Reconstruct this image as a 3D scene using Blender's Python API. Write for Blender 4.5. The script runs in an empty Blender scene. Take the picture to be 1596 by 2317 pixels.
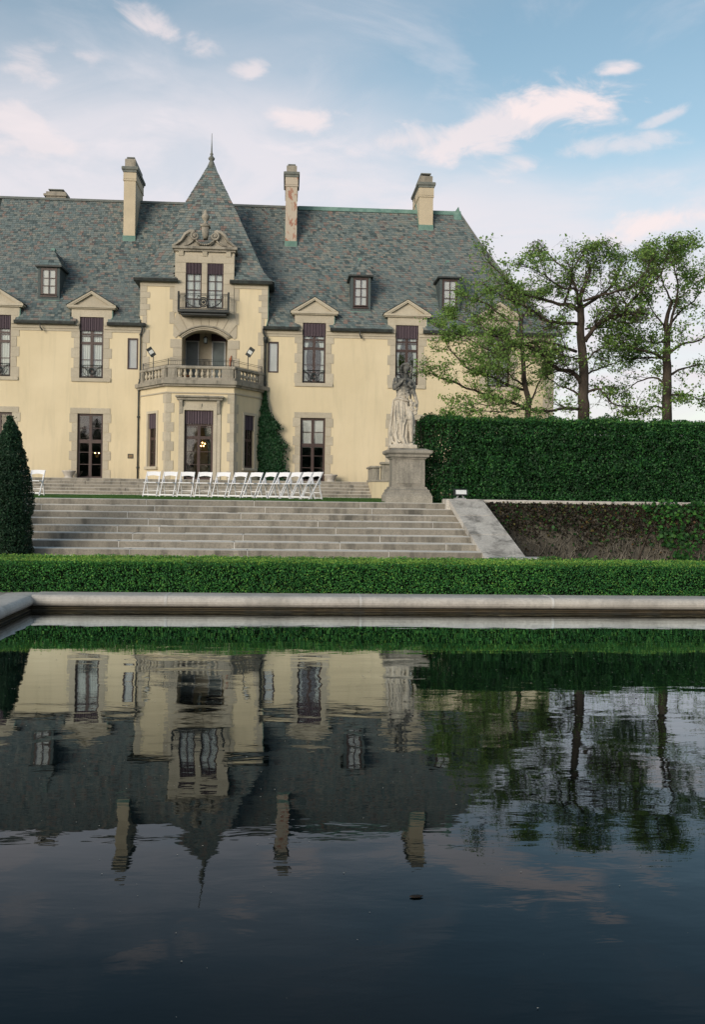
import bpy, bmesh, math, random
import numpy as np
from mathutils import Vector, Matrix
from math import sin, cos, pi, radians
random.seed(7); rng = np.random.default_rng(7)
sc = bpy.context.scene
COL = sc.collection

# ------------------------------------------------------------------ camera
F, CX, CY = 2160.0, 798.0, 1114.9          # focal length and level point, in 1596 px wide units
YAW, ROLL, EYE = radians(3.92), 0.0140, 1.49
cam_d = bpy.data.cameras.new('camera'); cam = bpy.data.objects.new('camera', cam_d); COL.objects.link(cam)
cam_d.sensor_fit = 'HORIZONTAL'; cam_d.sensor_width = 36.0; cam_d.lens = 36.0 * F / 1596
cam_d.shift_y = -(1158.5 - CY) / 1596
cam_d.clip_start = 0.05; cam_d.clip_end = 6000
cam.matrix_world = Matrix.Translation((0, 0, EYE)) @ Matrix.Rotation(-YAW, 4, 'Z') @ Matrix.Rotation(pi/2, 4, 'X') @ Matrix.Rotation(ROLL, 4, 'Z')
sc.camera = cam
FW = Vector((sin(YAW), cos(YAW), 0)); RT = Vector((cos(YAW), -sin(YAW), 0)); UP = Vector((0, 0, 1)); EY = Vector((0, 0, EYE))
def ray(px, py):
    dx, dy = px - CX, py - CY
    u = dx*cos(ROLL) + dy*sin(ROLL); v = dx*sin(ROLL) - dy*cos(ROLL)
    return FW + RT*(u/F) + UP*(v/F)
def at(px, py, Y):                          # survey helper: where a sight line meets the plane y = Y
    d = ray(px, py); return EY + d*(Y/d.y)
def atz(px, py, z):                         # ... or a level plane
    d = ray(px, py); return EY + d*((z-EYE)/d.z)
def XA(px, py, Y): return at(px, py, Y).x
def ZA(px, py, Y): return at(px, py, Y).z

# ------------------------------------------------------------------ world, sun, exposure
SUN_EL, SUN_AZ = radians(14), radians(215)  # azimuth clockwise from +Y: behind the camera, to the left
w = bpy.data.worlds.new('World'); sc.world = w; w.use_nodes = True
nt = w.node_tree; N = nt.nodes; Lk = nt.links; N.clear()
def wn(t, **k):
    n = N.new(t)
    for a, b in k.items(): setattr(n, a, b)
    return n
def wmath(op, a, b=None, c=None, clamp=False):
    n = wn('ShaderNodeMath', operation=op, use_clamp=clamp)
    for i, v in enumerate((a, b, c)):
        if v is None: continue
        if isinstance(v, (int, float)): n.inputs[i].default_value = v
        else: Lk.new(v, n.inputs[i])
    return n.outputs[0]
def wdot(a, vec):
    n = wn('ShaderNodeVectorMath', operation='DOT_PRODUCT'); Lk.new(a, n.inputs[0]); n.inputs[1].default_value = vec
    return n.outputs['Value']
sky = wn('ShaderNodeTexSky', sky_type='NISHITA', sun_disc=False)
sky.sun_elevation = SUN_EL; sky.sun_rotation = SUN_AZ; sky.air_density = 1.0; sky.dust_density = 1.2; sky.ozone_density = 2.0
SKYK = 1.35
tc = wn('ShaderNodeTexCoord'); DIR = tc.outputs['Generated']
sep = wn('ShaderNodeSeparateXYZ'); Lk.new(DIR, sep.inputs[0])
zc = wmath('MAXIMUM', sep.outputs['Z'], 0.0)
den = wmath('ADD', zc, 0.13)
cmb = wn('ShaderNodeCombineXYZ')
Lk.new(wmath('DIVIDE', sep.outputs['X'], den), cmb.inputs[0]); Lk.new(wmath('DIVIDE', sep.outputs['Y'], den), cmb.inputs[1])
def wnoise(vec, scale, detail=6, rough=.55, dist=0.0, off=(0, 0, 0), sc3=(1, 1, 1)):
    m = wn('ShaderNodeMapping'); Lk.new(vec, m.inputs[0]); m.inputs['Location'].default_value = off; m.inputs['Scale'].default_value = sc3
    n = wn('ShaderNodeTexNoise'); Lk.new(m.outputs[0], n.inputs['Vector'])
    n.inputs['Scale'].default_value = scale; n.inputs['Detail'].default_value = detail; n.inputs['Roughness'].default_value = rough; n.inputs['Distortion'].default_value = dist
    return n.outputs['Fac']
def wramp(v, a, b, smooth=True):
    n = wn('ShaderNodeMapRange', interpolation_type='SMOOTHSTEP' if smooth else 'LINEAR'); Lk.new(v, n.inputs[0])
    n.inputs[1].default_value = a; n.inputs[2].default_value = b; n.inputs[3].default_value = 0; n.inputs[4].default_value = 1
    return n.outputs[0]
n_big = wnoise(cmb.outputs[0], 0.75, 5, .5, .3, (3.1, 0.4, 0))
n_fine = wnoise(DIR, 15.0, 8, .60, .5, (0, 0, 1.7), (1, 1, 2.1))
n_mid = wnoise(cmb.outputs[0], 2.6, 7, .6, .5, (1.2, 5.0, 0))
n_soft = wnoise(DIR, 5.5, 6, .6, .6, (2, 0, .3), (1, 1, 2.6))
# veil: thin cloud, thicker toward the horizon, thinner high up
lowveil = wramp(zc, 0.455, 0.25)
side = wramp(wdot(DIR, tuple(RT)), -.10, .38)          # the veil thins to the right of the view
veil = wmath('MULTIPLY', wramp(wmath('SUBTRACT', wmath('ADD', n_big, wmath('MULTIPLY', lowveil, .46)), wmath('MULTIPLY', side, .16)), .48, .88), .80)
veil = wmath('MULTIPLY', wmath('ADD', veil, wmath('MULTIPLY', lowveil, .12), clamp=True), wmath('ADD', .62, wmath('MULTIPLY', wramp(zc, .46, .34), .38)))
# wisps, plus a few puffs seen in the photograph
wisp = wmath('MULTIPLY', wramp(n_mid, .50, .74), .34)
def puff(px, py, rx, ry, rot, k, amt):
    d0 = ray(px, py).normalized(); r0 = d0.cross(UP).normalized(); u0 = r0.cross(d0)
    a = r0*cos(rot) + u0*sin(rot); b = -r0*sin(rot) + u0*cos(rot)
    u = wmath('DIVIDE', wdot(DIR, a), rx/F); v = wmath('DIVIDE', wdot(DIR, b), ry/F)
    r2 = wmath('ADD', wmath('MULTIPLY', u, u), wmath('MULTIPLY', v, v))
    f = wmath('ADD', n_fine, wmath('MULTIPLY', wmath('SUBTRACT', 1.0, wmath('SQRT', r2)), .24))
    f = wmath('MULTIPLY', wmath('MULTIPLY', wramp(f, .46, .72), wramp(r2, 2.6, .9)), amt)
    return wmath('MULTIPLY', f, wmath('GREATER_THAN', wdot(DIR, tuple(d0)), 0))
puffs = None
for args in [(1290, 235, 150, 48, .05, 5.0, .95), (1110, 290, 190, 55, .35, 5.0, .75), (1395, 158, 52, 15, 0, 4.0, .8), (690, 275, 95, 30, -.1, 4.5, .7), (570, 158, 40, 22, .2, 3.5, .6),
             (350, 62, 110, 34, -.15, 3.5, .65), (60, 160, 70, 36, 0, 4, .45), (60, 300, 90, 60, -.3, 4, .5), (200, 130, 80, 20, -.1, 4, .35), (900, 320, 120, 34, .1, 4, .6), (1400, 330, 110, 22, 0, 4, .5), (1470, 508, 120, 34, .15, 4.5, .9), (1150, 385, 90, 26, 0, 4.5, .6), (1500, 265, 45, 12, .3, 3, .5)]:
    p = puff(*args); puffs = p if puffs is None else wmath('MAXIMUM', puffs, p)
cl = wmath('MULTIPLY', wmath('ADD', veil, wisp, clamp=True), wmath('ADD', .72, wmath('MULTIPLY', wramp(n_soft, .35, .62), .28)))
def mixc(fac, a, b):
    n = wn('ShaderNodeMix', data_type='RGBA')
    Lk.new(fac, n.inputs['Factor'])
    for s, v in (('A', a), ('B', b)):
        i = [q for q in n.inputs if q.name == s and q.type == 'RGBA'][0]
        if isinstance(v, tuple): i.default_value = v
        else: Lk.new(v, i)
    return [q for q in n.outputs if q.type == 'RGBA'][0]
skm = wn('ShaderNodeMix', data_type='RGBA', blend_type='MULTIPLY'); skm.inputs['Factor'].default_value = 1
ii = [q for q in skm.inputs if q.type == 'RGBA']; Lk.new(sky.outputs[0], ii[0]); ii[1].default_value = (SKYK*1.02, SKYK*.96, SKYK*.79, 1)
skc = [q for q in skm.outputs if q.type == 'RGBA'][0]
c1 = mixc(cl, skc, (5.25, 4.95, 5.2, 1))
c2 = mixc(puffs, c1, (6.0, 5.2, 5.15, 1))
bg = wn('ShaderNodeBackground'); bg.inputs['Strength'].default_value = 0.11; Lk.new(c2, bg.inputs['Color'])
wo = wn('ShaderNodeOutputWorld'); Lk.new(bg.outputs[0], wo.inputs[0])
sd = bpy.data.lights.new('sun', 'SUN'); sd.energy = 2.0; sd.angle = radians(30); sd.color = (1.0, .89, .75)
sun = bpy.data.objects.new('sun', sd); COL.objects.link(sun)
sdir = Vector((sin(SUN_AZ)*cos(SUN_EL), cos(SUN_AZ)*cos(SUN_EL), sin(SUN_EL)))
sun.rotation_euler = (-sdir).to_track_quat('-Z', 'Y').to_euler(); sun.location = sdir*60
sc.view_settings.view_transform = 'Standard'; sc.view_settings.look = 'None'; sc.view_settings.gamma = 1.0
sc.view_settings.exposure = 0.57; sc.view_settings.use_curve_mapping = False
sc.cycles.max_bounces = 6; sc.cycles.diffuse_bounces = 3; sc.cycles.glossy_bounces = 4; sc.cycles.transparent_max_bounces = 8; sc.cycles.transmission_bounces = 4
sc.cycles.caustics_reflective = False; sc.cycles.caustics_refractive = False

# ------------------------------------------------------------------ materials
class MT:
    def __init__(s, name):
        s.m = bpy.data.materials.new(name); s.m.use_nodes = True; s.t = s.m.node_tree; s.n = s.t.nodes; s.l = s.t.links
        s.b = s.n['Principled BSDF']; s.pos = None
    def node(s, t, **k):
        n = s.n.new(t)
        for a, b in k.items(): setattr(n, a, b)
        return n
    def P(s):
        if s.pos is None: s.pos = s.node('ShaderNodeNewGeometry').outputs['Position']
        return s.pos
    def noise(s, scale, detail=4, rough=.55, stretch=(1, 1, 1), dist=0, vec=None, off=(0, 0, 0)):
        m = s.node('ShaderNodeMapping'); s.l.new(vec or s.P(), m.inputs[0]); m.inputs['Scale'].default_value = stretch; m.inputs['Location'].default_value = off
        n = s.node('ShaderNodeTexNoise'); s.l.new(m.outputs[0], n.inputs['Vector']); n.inputs['Scale'].default_value = scale
        n.inputs['Detail'].default_value = detail; n.inputs['Roughness'].default_value = rough; n.inputs['Distortion'].default_value = dist
        return n.outputs['Fac']
    def ramp(s, v, stops, interp='LINEAR'):
        n = s.node('ShaderNodeValToRGB'); s.l.new(v, n.inputs[0]); e = n.color_ramp.elements; n.color_ramp.interpolation = interp
        while len(e) < len(stops): e.new(.5)
        for q, (p, c) in zip(e, stops): q.position = p; q.color = (*c, 1) if len(c) == 3 else c
        return n.outputs['Color']
    def rng(s, v, a, b, lo=0., hi=1.):
        n = s.node('ShaderNodeMapRange'); s.l.new(v, n.inputs[0])
        for i, q in zip((1, 2, 3, 4), (a, b, lo, hi)): n.inputs[i].default_value = q
        return n.outputs[0]
    def math(s, op, a, b):
        n = s.node('ShaderNodeMath', operation=op)
        for i, v in enumerate((a, b)):
            if isinstance(v, (int, float)): n.inputs[i].default_value = v
            else: s.l.new(v, n.inputs[i])
        return n.outputs[0]
    def mix(s, f, a, b, mode='MIX'):
        n = s.node('ShaderNodeMix', data_type='RGBA', blend_type=mode)
        if isinstance(f, (int, float)): n.inputs['Factor'].default_value = f
        else: s.l.new(f, n.inputs['Factor'])
        ii = [q for q in n.inputs if q.type == 'RGBA']
        for i, v in zip(ii, (a, b)):
            if isinstance(v, tuple): i.default_value = (*v, 1) if len(v) == 3 else v
            else: s.l.new(v, i)
        return [q for q in n.outputs if q.type == 'RGBA'][0]
    def bump(s, h, strength=.3, dist=.01):
        n = s.node('ShaderNodeBump'); n.inputs['Strength'].default_value = strength; n.inputs['Distance'].default_value = dist
        s.l.new(h, n.inputs['Height']); s.l.new(n.outputs[0], s.b.inputs['Normal']); return n
    def done(s, col, rough=.8, spec=.3, metal=0):
        if isinstance(col, tuple): s.b.inputs['Base Color'].default_value = (*col, 1)
        else: s.l.new(col, s.b.inputs['Base Color'])
        if isinstance(rough, (int, float)): s.b.inputs['Roughness'].default_value = rough
        else: s.l.new(rough, s.b.inputs['Roughness'])
        s.b.inputs['Specular IOR Level'].default_value = spec; s.b.inputs['Metallic'].default_value = metal
        return s.m
    def rnd(s):
        n = s.node('ShaderNodeAttribute'); n.attribute_name = 'rnd'; return n.outputs['Fac']
    def orand(s): return s.node('ShaderNodeObjectInfo').outputs['Random']

M = {}
def mk_stone(name, lo, hi, scale=1.5, blotch=.5, rough=.88, dark=None, bstr=.4, orand=.30, tread=None):
    t = MT(name); n1 = t.noise(scale, 6, .6); n2 = t.noise(scale*14, 4, .7); n3 = t.noise(90, 2, .6)
    c = t.ramp(n1, [(.25, lo), (.75, hi)])
    c = t.mix(t.rng(n2, .42, .75, 0, blotch), c, tuple(q*.62 for q in lo))
    c = t.mix(t.rng(t.orand(), 0, 1, 0, orand), c, tuple(q*.6 for q in lo))
    if dark is not None:
        st = t.noise(1.1, 5, .65, (2.5, 2.5, .6), .4)
        c = t.mix(t.rng(st, .48, .70, 0, dark), c, (.05, .05, .045))
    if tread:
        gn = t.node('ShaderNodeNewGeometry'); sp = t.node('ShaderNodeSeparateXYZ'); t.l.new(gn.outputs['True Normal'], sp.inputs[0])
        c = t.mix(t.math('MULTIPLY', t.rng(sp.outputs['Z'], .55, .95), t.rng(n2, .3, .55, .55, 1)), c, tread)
    t.bump(t.mix(.5, n2, n3), bstr, .012)
    return t.done(c, rough, .25)
M['stone'] = mk_stone('limestone', (.42, .38, .30), (.53, .485, .39))
M['stone_w'] = mk_stone('weathered_limestone', (.27, .255, .215), (.42, .385, .32), 1.8, .7, dark=.65)
M['stone_ped'] = mk_stone('pedestal_stone', (.27, .255, .22), (.44, .41, .345), 2.4, .9, dark=.7)
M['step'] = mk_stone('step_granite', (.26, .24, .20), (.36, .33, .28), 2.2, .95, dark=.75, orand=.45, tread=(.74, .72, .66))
M['mortar'] = mk_stone('pale_mortar', (.60, .59, .56), (.74, .73, .70), 6, .4)
M['coping'] = mk_stone('coping_limestone', (.48, .455, .415), (.62, .59, .54), 1.6, .55, dark=.30, orand=.12)
M['cheek'] = mk_stone('worn_ramp_stone', (.50, .475, .43), (.70, .675, .62), 2.0, .9, dark=.8)
M['pave'] = mk_stone('pale_paving', (.30, .28, .25), (.42, .39, .35), 2.0, .5)
M['poolwall'] = mk_stone('stained_pool_wall', (.022, .017, .011), (.05, .04, .025), 5, .9, dark=.7)
M['poolledge'] = mk_stone('lit_ledge_stone', (.08, .065, .04), (.26, .21, .13), 7, .9, dark=.8)  # paler than the pool wall: light caught on the ledge tops is painted in
M['gardenwall'] = mk_stone('old_rendered_wall', (.055, .050, .040), (.21, .195, .16), 2.4, .9, dark=.75, bstr=.8)
# stucco
t = MT('cream_stucco'); a = t.noise(.35, 5, .6); b = t.noise(1.6, 6, .7, (1.6, 1.6, .16), .6); c_ = t.noise(40, 3, .7)
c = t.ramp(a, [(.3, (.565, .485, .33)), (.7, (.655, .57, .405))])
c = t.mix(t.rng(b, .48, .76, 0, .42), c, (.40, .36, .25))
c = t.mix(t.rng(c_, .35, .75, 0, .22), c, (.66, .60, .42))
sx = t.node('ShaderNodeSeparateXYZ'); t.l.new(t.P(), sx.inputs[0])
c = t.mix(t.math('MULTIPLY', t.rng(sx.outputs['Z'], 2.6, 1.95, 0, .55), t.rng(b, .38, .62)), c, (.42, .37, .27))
t.bump(c_, .35, .01); M['stucco'] = t.done(c, .92, .15)
# patchy chimney render showing brick
t = MT('chimney_render'); a = t.noise(.9, 6, .65); c = t.ramp(a, [(.3, (.42, .365, .27)), (.7, (.54, .47, .345))]); M['chimney'] = t.done(c, .9, .2)
t = MT('brick_patch_render'); a = t.noise(1.1, 7, .7, (1.6, 1.6, .9), .6); br = t.node('ShaderNodeTexBrick'); mp = t.node('ShaderNodeMapping'); t.l.new(t.P(), mp.inputs[0]); mp.inputs['Rotation'].default_value = (pi/2, 0, 0)
t.l.new(mp.outputs[0], br.inputs[0]); br.inputs['Scale'].default_value = 5; br.inputs['Color1'].default_value = (.26, .09, .055, 1); br.inputs['Color2'].default_value = (.34, .15, .10, 1); br.inputs['Mortar'].default_value = (.4, .35, .29, 1)
c = t.mix(t.rng(a, .51, .56), (.44, .39, .32), br.outputs[0]); M['brickpatch'] = t.done(c, .9, .2)
# slate
t = MT('mixed_slate'); r = t.rnd(); n1 = t.noise(.25, 4, .6); n2 = t.noise(16, 3, .7)
c = t.ramp(r, [(0, (.040, .062, .068)), (.16, (.085, .125, .130)), (.34, (.125, .165, .170)), (.52, (.165, .195, .185)), (.68, (.225, .225, .195)), (.80, (.11, .165, .17)), (.90, (.19, .165, .15)), (.96, (.225, .155, .13)), (1, (.055, .06, .068))])
c = t.mix(t.rng(n1, .35, .7, 0, .35), c, (.145, .175, .185)); c = t.mix(t.rng(n2, .4, .8, 0, .3), c, (.24, .24, .21))
t.bump(n2, .3, .01); M['slate'] = t.done(c, .72, .3)
M['underlay'] = MT('roof_underlay').done((.035, .045, .045), .9, .2)
t = MT('verdigris_copper'); a = t.noise(3, 5, .6); c = t.ramp(a, [(.3, (.09, .18, .155)), (.7, (.18, .29, .25))]); M['copper'] = t.done(c, .75, .3)
t = MT('black_gutter'); a = t.noise(5, 4, .6); c = t.ramp(a, [(.4, (.018, .022, .024)), (.8, (.05, .065, .06))]); M['gutter'] = t.done(c, .55, .4)
t = MT('wrought_iron'); a = t.noise(12, 3, .6); c = t.ramp(a, [(.4, (.022, .028, .030)), (.8, (.05, .055, .055))]); M['iron'] = t.done(c, .5, .4)
t = MT('grey_lead_cap'); a = t.noise(4, 4, .6); c = t.ramp(a, [(.3, (.10, .115, .11)), (.7, (.18, .19, .17))]); M['lead'] = t.done(c, .75, .3)
t = MT('dark_brown_joinery'); a = t.noise(9, 4, .6, (1, 1, .2)); c = t.ramp(a, [(.3, (.035, .021, .020)), (.7, (.065, .040, .036))]); M['frame'] = t.done(c, .45, .4)
t = MT('plum_awning_cloth'); wv = t.node('ShaderNodeTexWave', wave_type='BANDS', bands_direction='X'); t.l.new(t.P(), wv.inputs[0]); wv.inputs['Scale'].default_value = 2.2
a = t.noise(20, 3, .6); c = t.mix(t.rng(wv.outputs['Fac'], .35, .65, 0, .6), (.060, .048, .060), (.12, .095, .115)); c = t.mix(t.rng(a, .4, .8, 0, .3), c, (.16, .12, .12)); M['awning'] = t.done(c, .95, .1)
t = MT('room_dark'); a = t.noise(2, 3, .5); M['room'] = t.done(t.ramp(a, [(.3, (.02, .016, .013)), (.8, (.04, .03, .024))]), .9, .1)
t = MT('sheer_curtain'); wv = t.node('ShaderNodeTexWave', wave_type='BANDS', bands_direction='X'); t.l.new(t.P(), wv.inputs[0]); wv.inputs['Scale'].default_value = 4.5; wv.inputs['Distortion'].default_value = 1.5
M['curtain'] = t.done(t.mix(t.rng(wv.outputs['Fac'], .2, .9), (.80, .85, .83), (.90, .94, .91)), .9, .1)
t = MT('drawn_drape'); a = t.noise(9, 2, .5, (4, 4, .2)); M['drape'] = t.done(t.ramp(a, [(.35, (.05, .055, .045)), (.65, (.15, .16, .135))]), .9, .1)
t = MT('white_blind'); a = t.noise(1.5, 2, .5, (1, 1, 3)); M['blind'] = t.done(t.ramp(a, [(.3, (.80, .80, .80)), (.8, (.88, .88, .88))]), .8, .2)
t = MT('window_glass'); g = t.node('ShaderNodeBsdfGlossy'); g.inputs['Roughness'].default_value = .03; tr = t.node('ShaderNodeBsdfTransparent'); tr.inputs[0].default_value = (.96, .98, .975, 1)
mx = t.node('ShaderNodeMixShader'); lw = t.node('ShaderNodeFresnel'); lw.inputs[0].default_value = 1.5
t.l.new(t.rng(lw.outputs[0], 0, 1, .07, 1.), mx.inputs[0]); t.l.new(tr.outputs[0], mx.inputs[1]); t.l.new(g.outputs[0], mx.inputs[2])
bp = t.node('ShaderNodeBump'); bp.inputs['Strength'].default_value = .05; bp.inputs['Distance'].default_value = .02; t.l.new(t.noise(2.5, 2, .5), bp.inputs['Height']); t.l.new(bp.outputs[0], g.inputs['Normal'])
t.l.new(mx.outputs[0], t.n['Material Output'].inputs[0]); M['glass'] = t.m
t = MT('chair_white_resin'); a = t.noise(14, 3, .6, vec=None); M['chair'] = t.done(t.ramp(a, [(.3, (.74, .75, .78)), (.8, (.82, .83, .85))]), .45, .4)
t = MT('bulb_glow'); a = t.noise(30, 1, .5); e = t.node('ShaderNodeEmission'); t.l.new(t.ramp(a, [(.3, (1., .52, .16)), (.7, (1., .62, .24))]), e.inputs[0]); e.inputs[1].default_value = 14; t.l.new(e.outputs[0], t.n['Material Output'].inputs[0]); M['bulb'] = t.m
t = MT('aged_brass'); a = t.noise(20, 3, .6); M['brass'] = t.done(t.ramp(a, [(.3, (.30, .18, .06)), (.8, (.45, .29, .11))]), .4, .5, .8)
t = MT('bronze_plaque'); a = t.noise(25, 4, .6); M['plaque'] = t.done(t.ramp(a, [(.3, (.03, .03, .028)), (.8, (.09, .085, .075))]), .5, .4, .4)
t = MT('aluminium_trim'); a = t.noise(10, 3, .6); M['alu'] = t.done(t.ramp(a, [(.3, (.28, .30, .31)), (.8, (.42, .44, .45))]), .45, .4, .3)
t = MT('loggia_screen'); a = t.noise(3, 3, .6); M['screen'] = t.done(t.ramp(a, [(.3, (.045, .065, .07)), (.8, (.085, .12, .125))]), .35, .5)
t = MT('loggia_shade_cloth'); a = t.noise(8, 3, .6, (4, 4, .3)); M['shade'] = t.done(t.ramp(a, [(.3, (.03, .02, .03)), (.8, (.06, .045, .055))]), .9, .1)
t = MT('terracotta'); a = t.noise(10, 3, .6); M['terracotta'] = t.done(t.ramp(a, [(.3, (.28, .11, .06)), (.8, (.38, .17, .10))]), .85, .2)
t = MT('lamp_lens'); a = t.noise(6, 2, .5); M['lens'] = t.done(t.ramp(a, [(.3, (.55, .58, .58)), (.8, (.72, .75, .74))]), .15, .6)
# statue marble with black lichen
t = MT('lichened_marble'); a = t.noise(2.6, 7, .7, (1, 1, .7), .5); b = t.noise(22, 5, .7); sx = t.node('ShaderNodeSeparateXYZ'); t.l.new(t.P(), sx.inputs[0])
hz = t.rng(sx.outputs['Z'], 3.45, 4.0, -.07, .13)
c = t.ramp(t.math('ADD', t.mix(.35, a, b), hz), [(.38, (.56, .51, .42)), (.50, (.40, .37, .31)), (.58, (.17, .17, .155)), (.72, (.06, .065, .062))])
t.bump(b, .7, .012); M['marble'] = t.done(c, .85, .25)
# plants
def leafmat(name, stops, trans=.25, rough=.6, spec=.3, nscale=1.3, dark=(0, 0, 0), amt=.0):
    t = MT(name); r = t.rnd(); c = t.ramp(r, stops); n = t.noise(nscale, 4, .6)
    c = t.mix(t.rng(n, .35, .7, 0, .5 if amt == 0 else amt), c, stops[0][1])
    m = t.done(c, rough, spec)
    tl = t.node('ShaderNodeBsdfTranslucent'); t.l.new(t.mix(.35, c, (.25, .35, .05)), tl.inputs[0])
    mx = t.node('ShaderNodeMixShader'); mx.inputs[0].default_value = trans
    t.l.new(t.b.outputs[0], mx.inputs[1]); t.l.new(tl.outputs[0], mx.inputs[2]); t.l.new(mx.outputs[0], t.n['Material Output'].inputs[0])
    return m
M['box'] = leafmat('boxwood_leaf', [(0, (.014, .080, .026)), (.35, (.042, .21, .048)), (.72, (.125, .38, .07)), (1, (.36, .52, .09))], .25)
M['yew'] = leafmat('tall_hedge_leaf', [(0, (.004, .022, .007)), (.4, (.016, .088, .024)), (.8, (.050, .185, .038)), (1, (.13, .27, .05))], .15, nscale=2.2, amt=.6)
M['conifer'] = leafmat('conifer_leaf', [(0, (.005, .022, .011)), (.6, (.012, .05, .022)), (1, (.028, .085, .03))], .1)
M['treeleaf'] = leafmat('spring_tree_leaf', [(0, (.11, .23, .07)), (.5, (.21, .36, .09)), (.85, (.31, .46, .11)), (1, (.42, .50, .15))], .5, nscale=.5, amt=.3)
M['ivyg'] = leafmat('green_ivy_leaf', [(0, (.008, .035, .008)), (.5, (.02, .10, .016)), (.85, (.05, .18, .03)), (1, (.10, .26, .04))], .2, nscale=3., amt=.6)
M['ivyb'] = leafmat('dormant_creeper_leaf', [(0, (.008, .007, .005)), (.45, (.022, .017, .010)), (.74, (.040, .024, .014)), (.84, (.02, .07, .016)), (.93, (.035, .12, .02)), (.96, (.14, .06, .02)), (1, (.10, .14, .03))], .1)
M['vine'] = leafmat('wall_vine_leaf', [(0, (.006, .035, .012)), (.6, (.012, .065, .020)), (1, (.03, .10, .03))], .15)
M['grassblade'] = leafmat('grass_blade', [(0, (.02, .07, .015)), (.6, (.04, .12, .02)), (1, (.10, .17, .04))], .2)
t = MT('lawn'); a = t.noise(3, 5, .6); b = t.noise(60, 2, .6); M['lawn'] = t.done(t.mix(t.rng(b, .4, .7, 0, .4), t.ramp(a, [(.3, (.025, .075, .015)), (.7, (.05, .12, .025))]), (.08, .12, .04)), .95, .1)
t = MT('soil'); a = t.noise(3, 5, .6); t.bump(a, .6, .03); M['soil'] = t.done(t.ramp(a, [(.3, (.03, .024, .017)), (.7, (.07, .055, .04))]), .95, .1)
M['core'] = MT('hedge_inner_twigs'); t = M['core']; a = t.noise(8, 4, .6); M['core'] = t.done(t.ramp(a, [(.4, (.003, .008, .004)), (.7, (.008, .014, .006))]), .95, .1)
t = MT('plane_tree_bark'); a = t.noise(5, 5, .65, (1, 1, .5)); b = t.noise(30, 4, .7); t.bump(b, .6, .02); M['bark'] = t.done(t.mix(t.rng(b, .45, .75, 0, .5), t.ramp(a, [(.35, (.035, .028, .023)), (.65, (.085, .068, .055))]), (.035, .03, .026)), .9, .2)
t = MT('pale_creeper_stem'); a = t.noise(6, 3, .6); M['stem'] = t.done(t.ramp(a, [(.3, (.055, .05, .04)), (.7, (.20, .185, .155))]), .9, .2)
t = MT('fallen_petal'); a = t.noise(30, 2, .6); M['petal'] = t.done(t.ramp(a, [(.3, (.30, .28, .22)), (.7, (.55, .52, .45))]), .7, .2)
t = MT('dead_leaf'); a = t.noise(30, 2, .6); M['deadleaf'] = t.done(t.ramp(a, [(.3, (.012, .010, .008)), (.7, (.03, .02, .014))]), .7, .2)
# water
t = MT('pool_water'); n1 = t.noise(1.6, 2, .5, (.6, 1.0, 1), .4); n2 = t.noise(7.5, 3, .55, (.45, 1.1, 1), .3); n3 = t.noise(.22, 3, .5)
calm = t.rng(n3, .38, .62, .35, 1.)
h = t.math('ADD', t.math('MULTIPLY', n1, 1.0), t.math('MULTIPLY', n2, .15)); h = t.math('MULTIPLY', h, calm)
t.bump(h, 1.0, .0056); t.done((.0008, .0024, .0026), .6, .0)
nb = [q for q in t.n if q.bl_idname == 'ShaderNodeBump'][0]; fr = t.node('ShaderNodeFresnel'); fr.inputs[0].default_value = 1.33; t.l.new(nb.outputs[0], fr.inputs['Normal'])
gl = t.node('ShaderNodeBsdfGlossy'); gl.inputs['Roughness'].default_value = .015; gl.inputs[0].default_value = (.86, .95, 1, 1); t.l.new(nb.outputs[0], gl.inputs['Normal'])
mx = t.node('ShaderNodeMixShader'); k_ = t.math('MULTIPLY', t.math('POWER', fr.outputs[0], 1.6), 3.2); cl_ = t.node('ShaderNodeClamp'); t.l.new(k_, cl_.inputs[0])
t.l.new(cl_.outputs[0], mx.inputs[0]); t.l.new(t.b.outputs[0], mx.inputs[1]); t.l.new(gl.outputs[0], mx.inputs[2]); t.l.new(mx.outputs[0], t.n['Material Output'].inputs[0]); M['water'] = t.m

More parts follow.
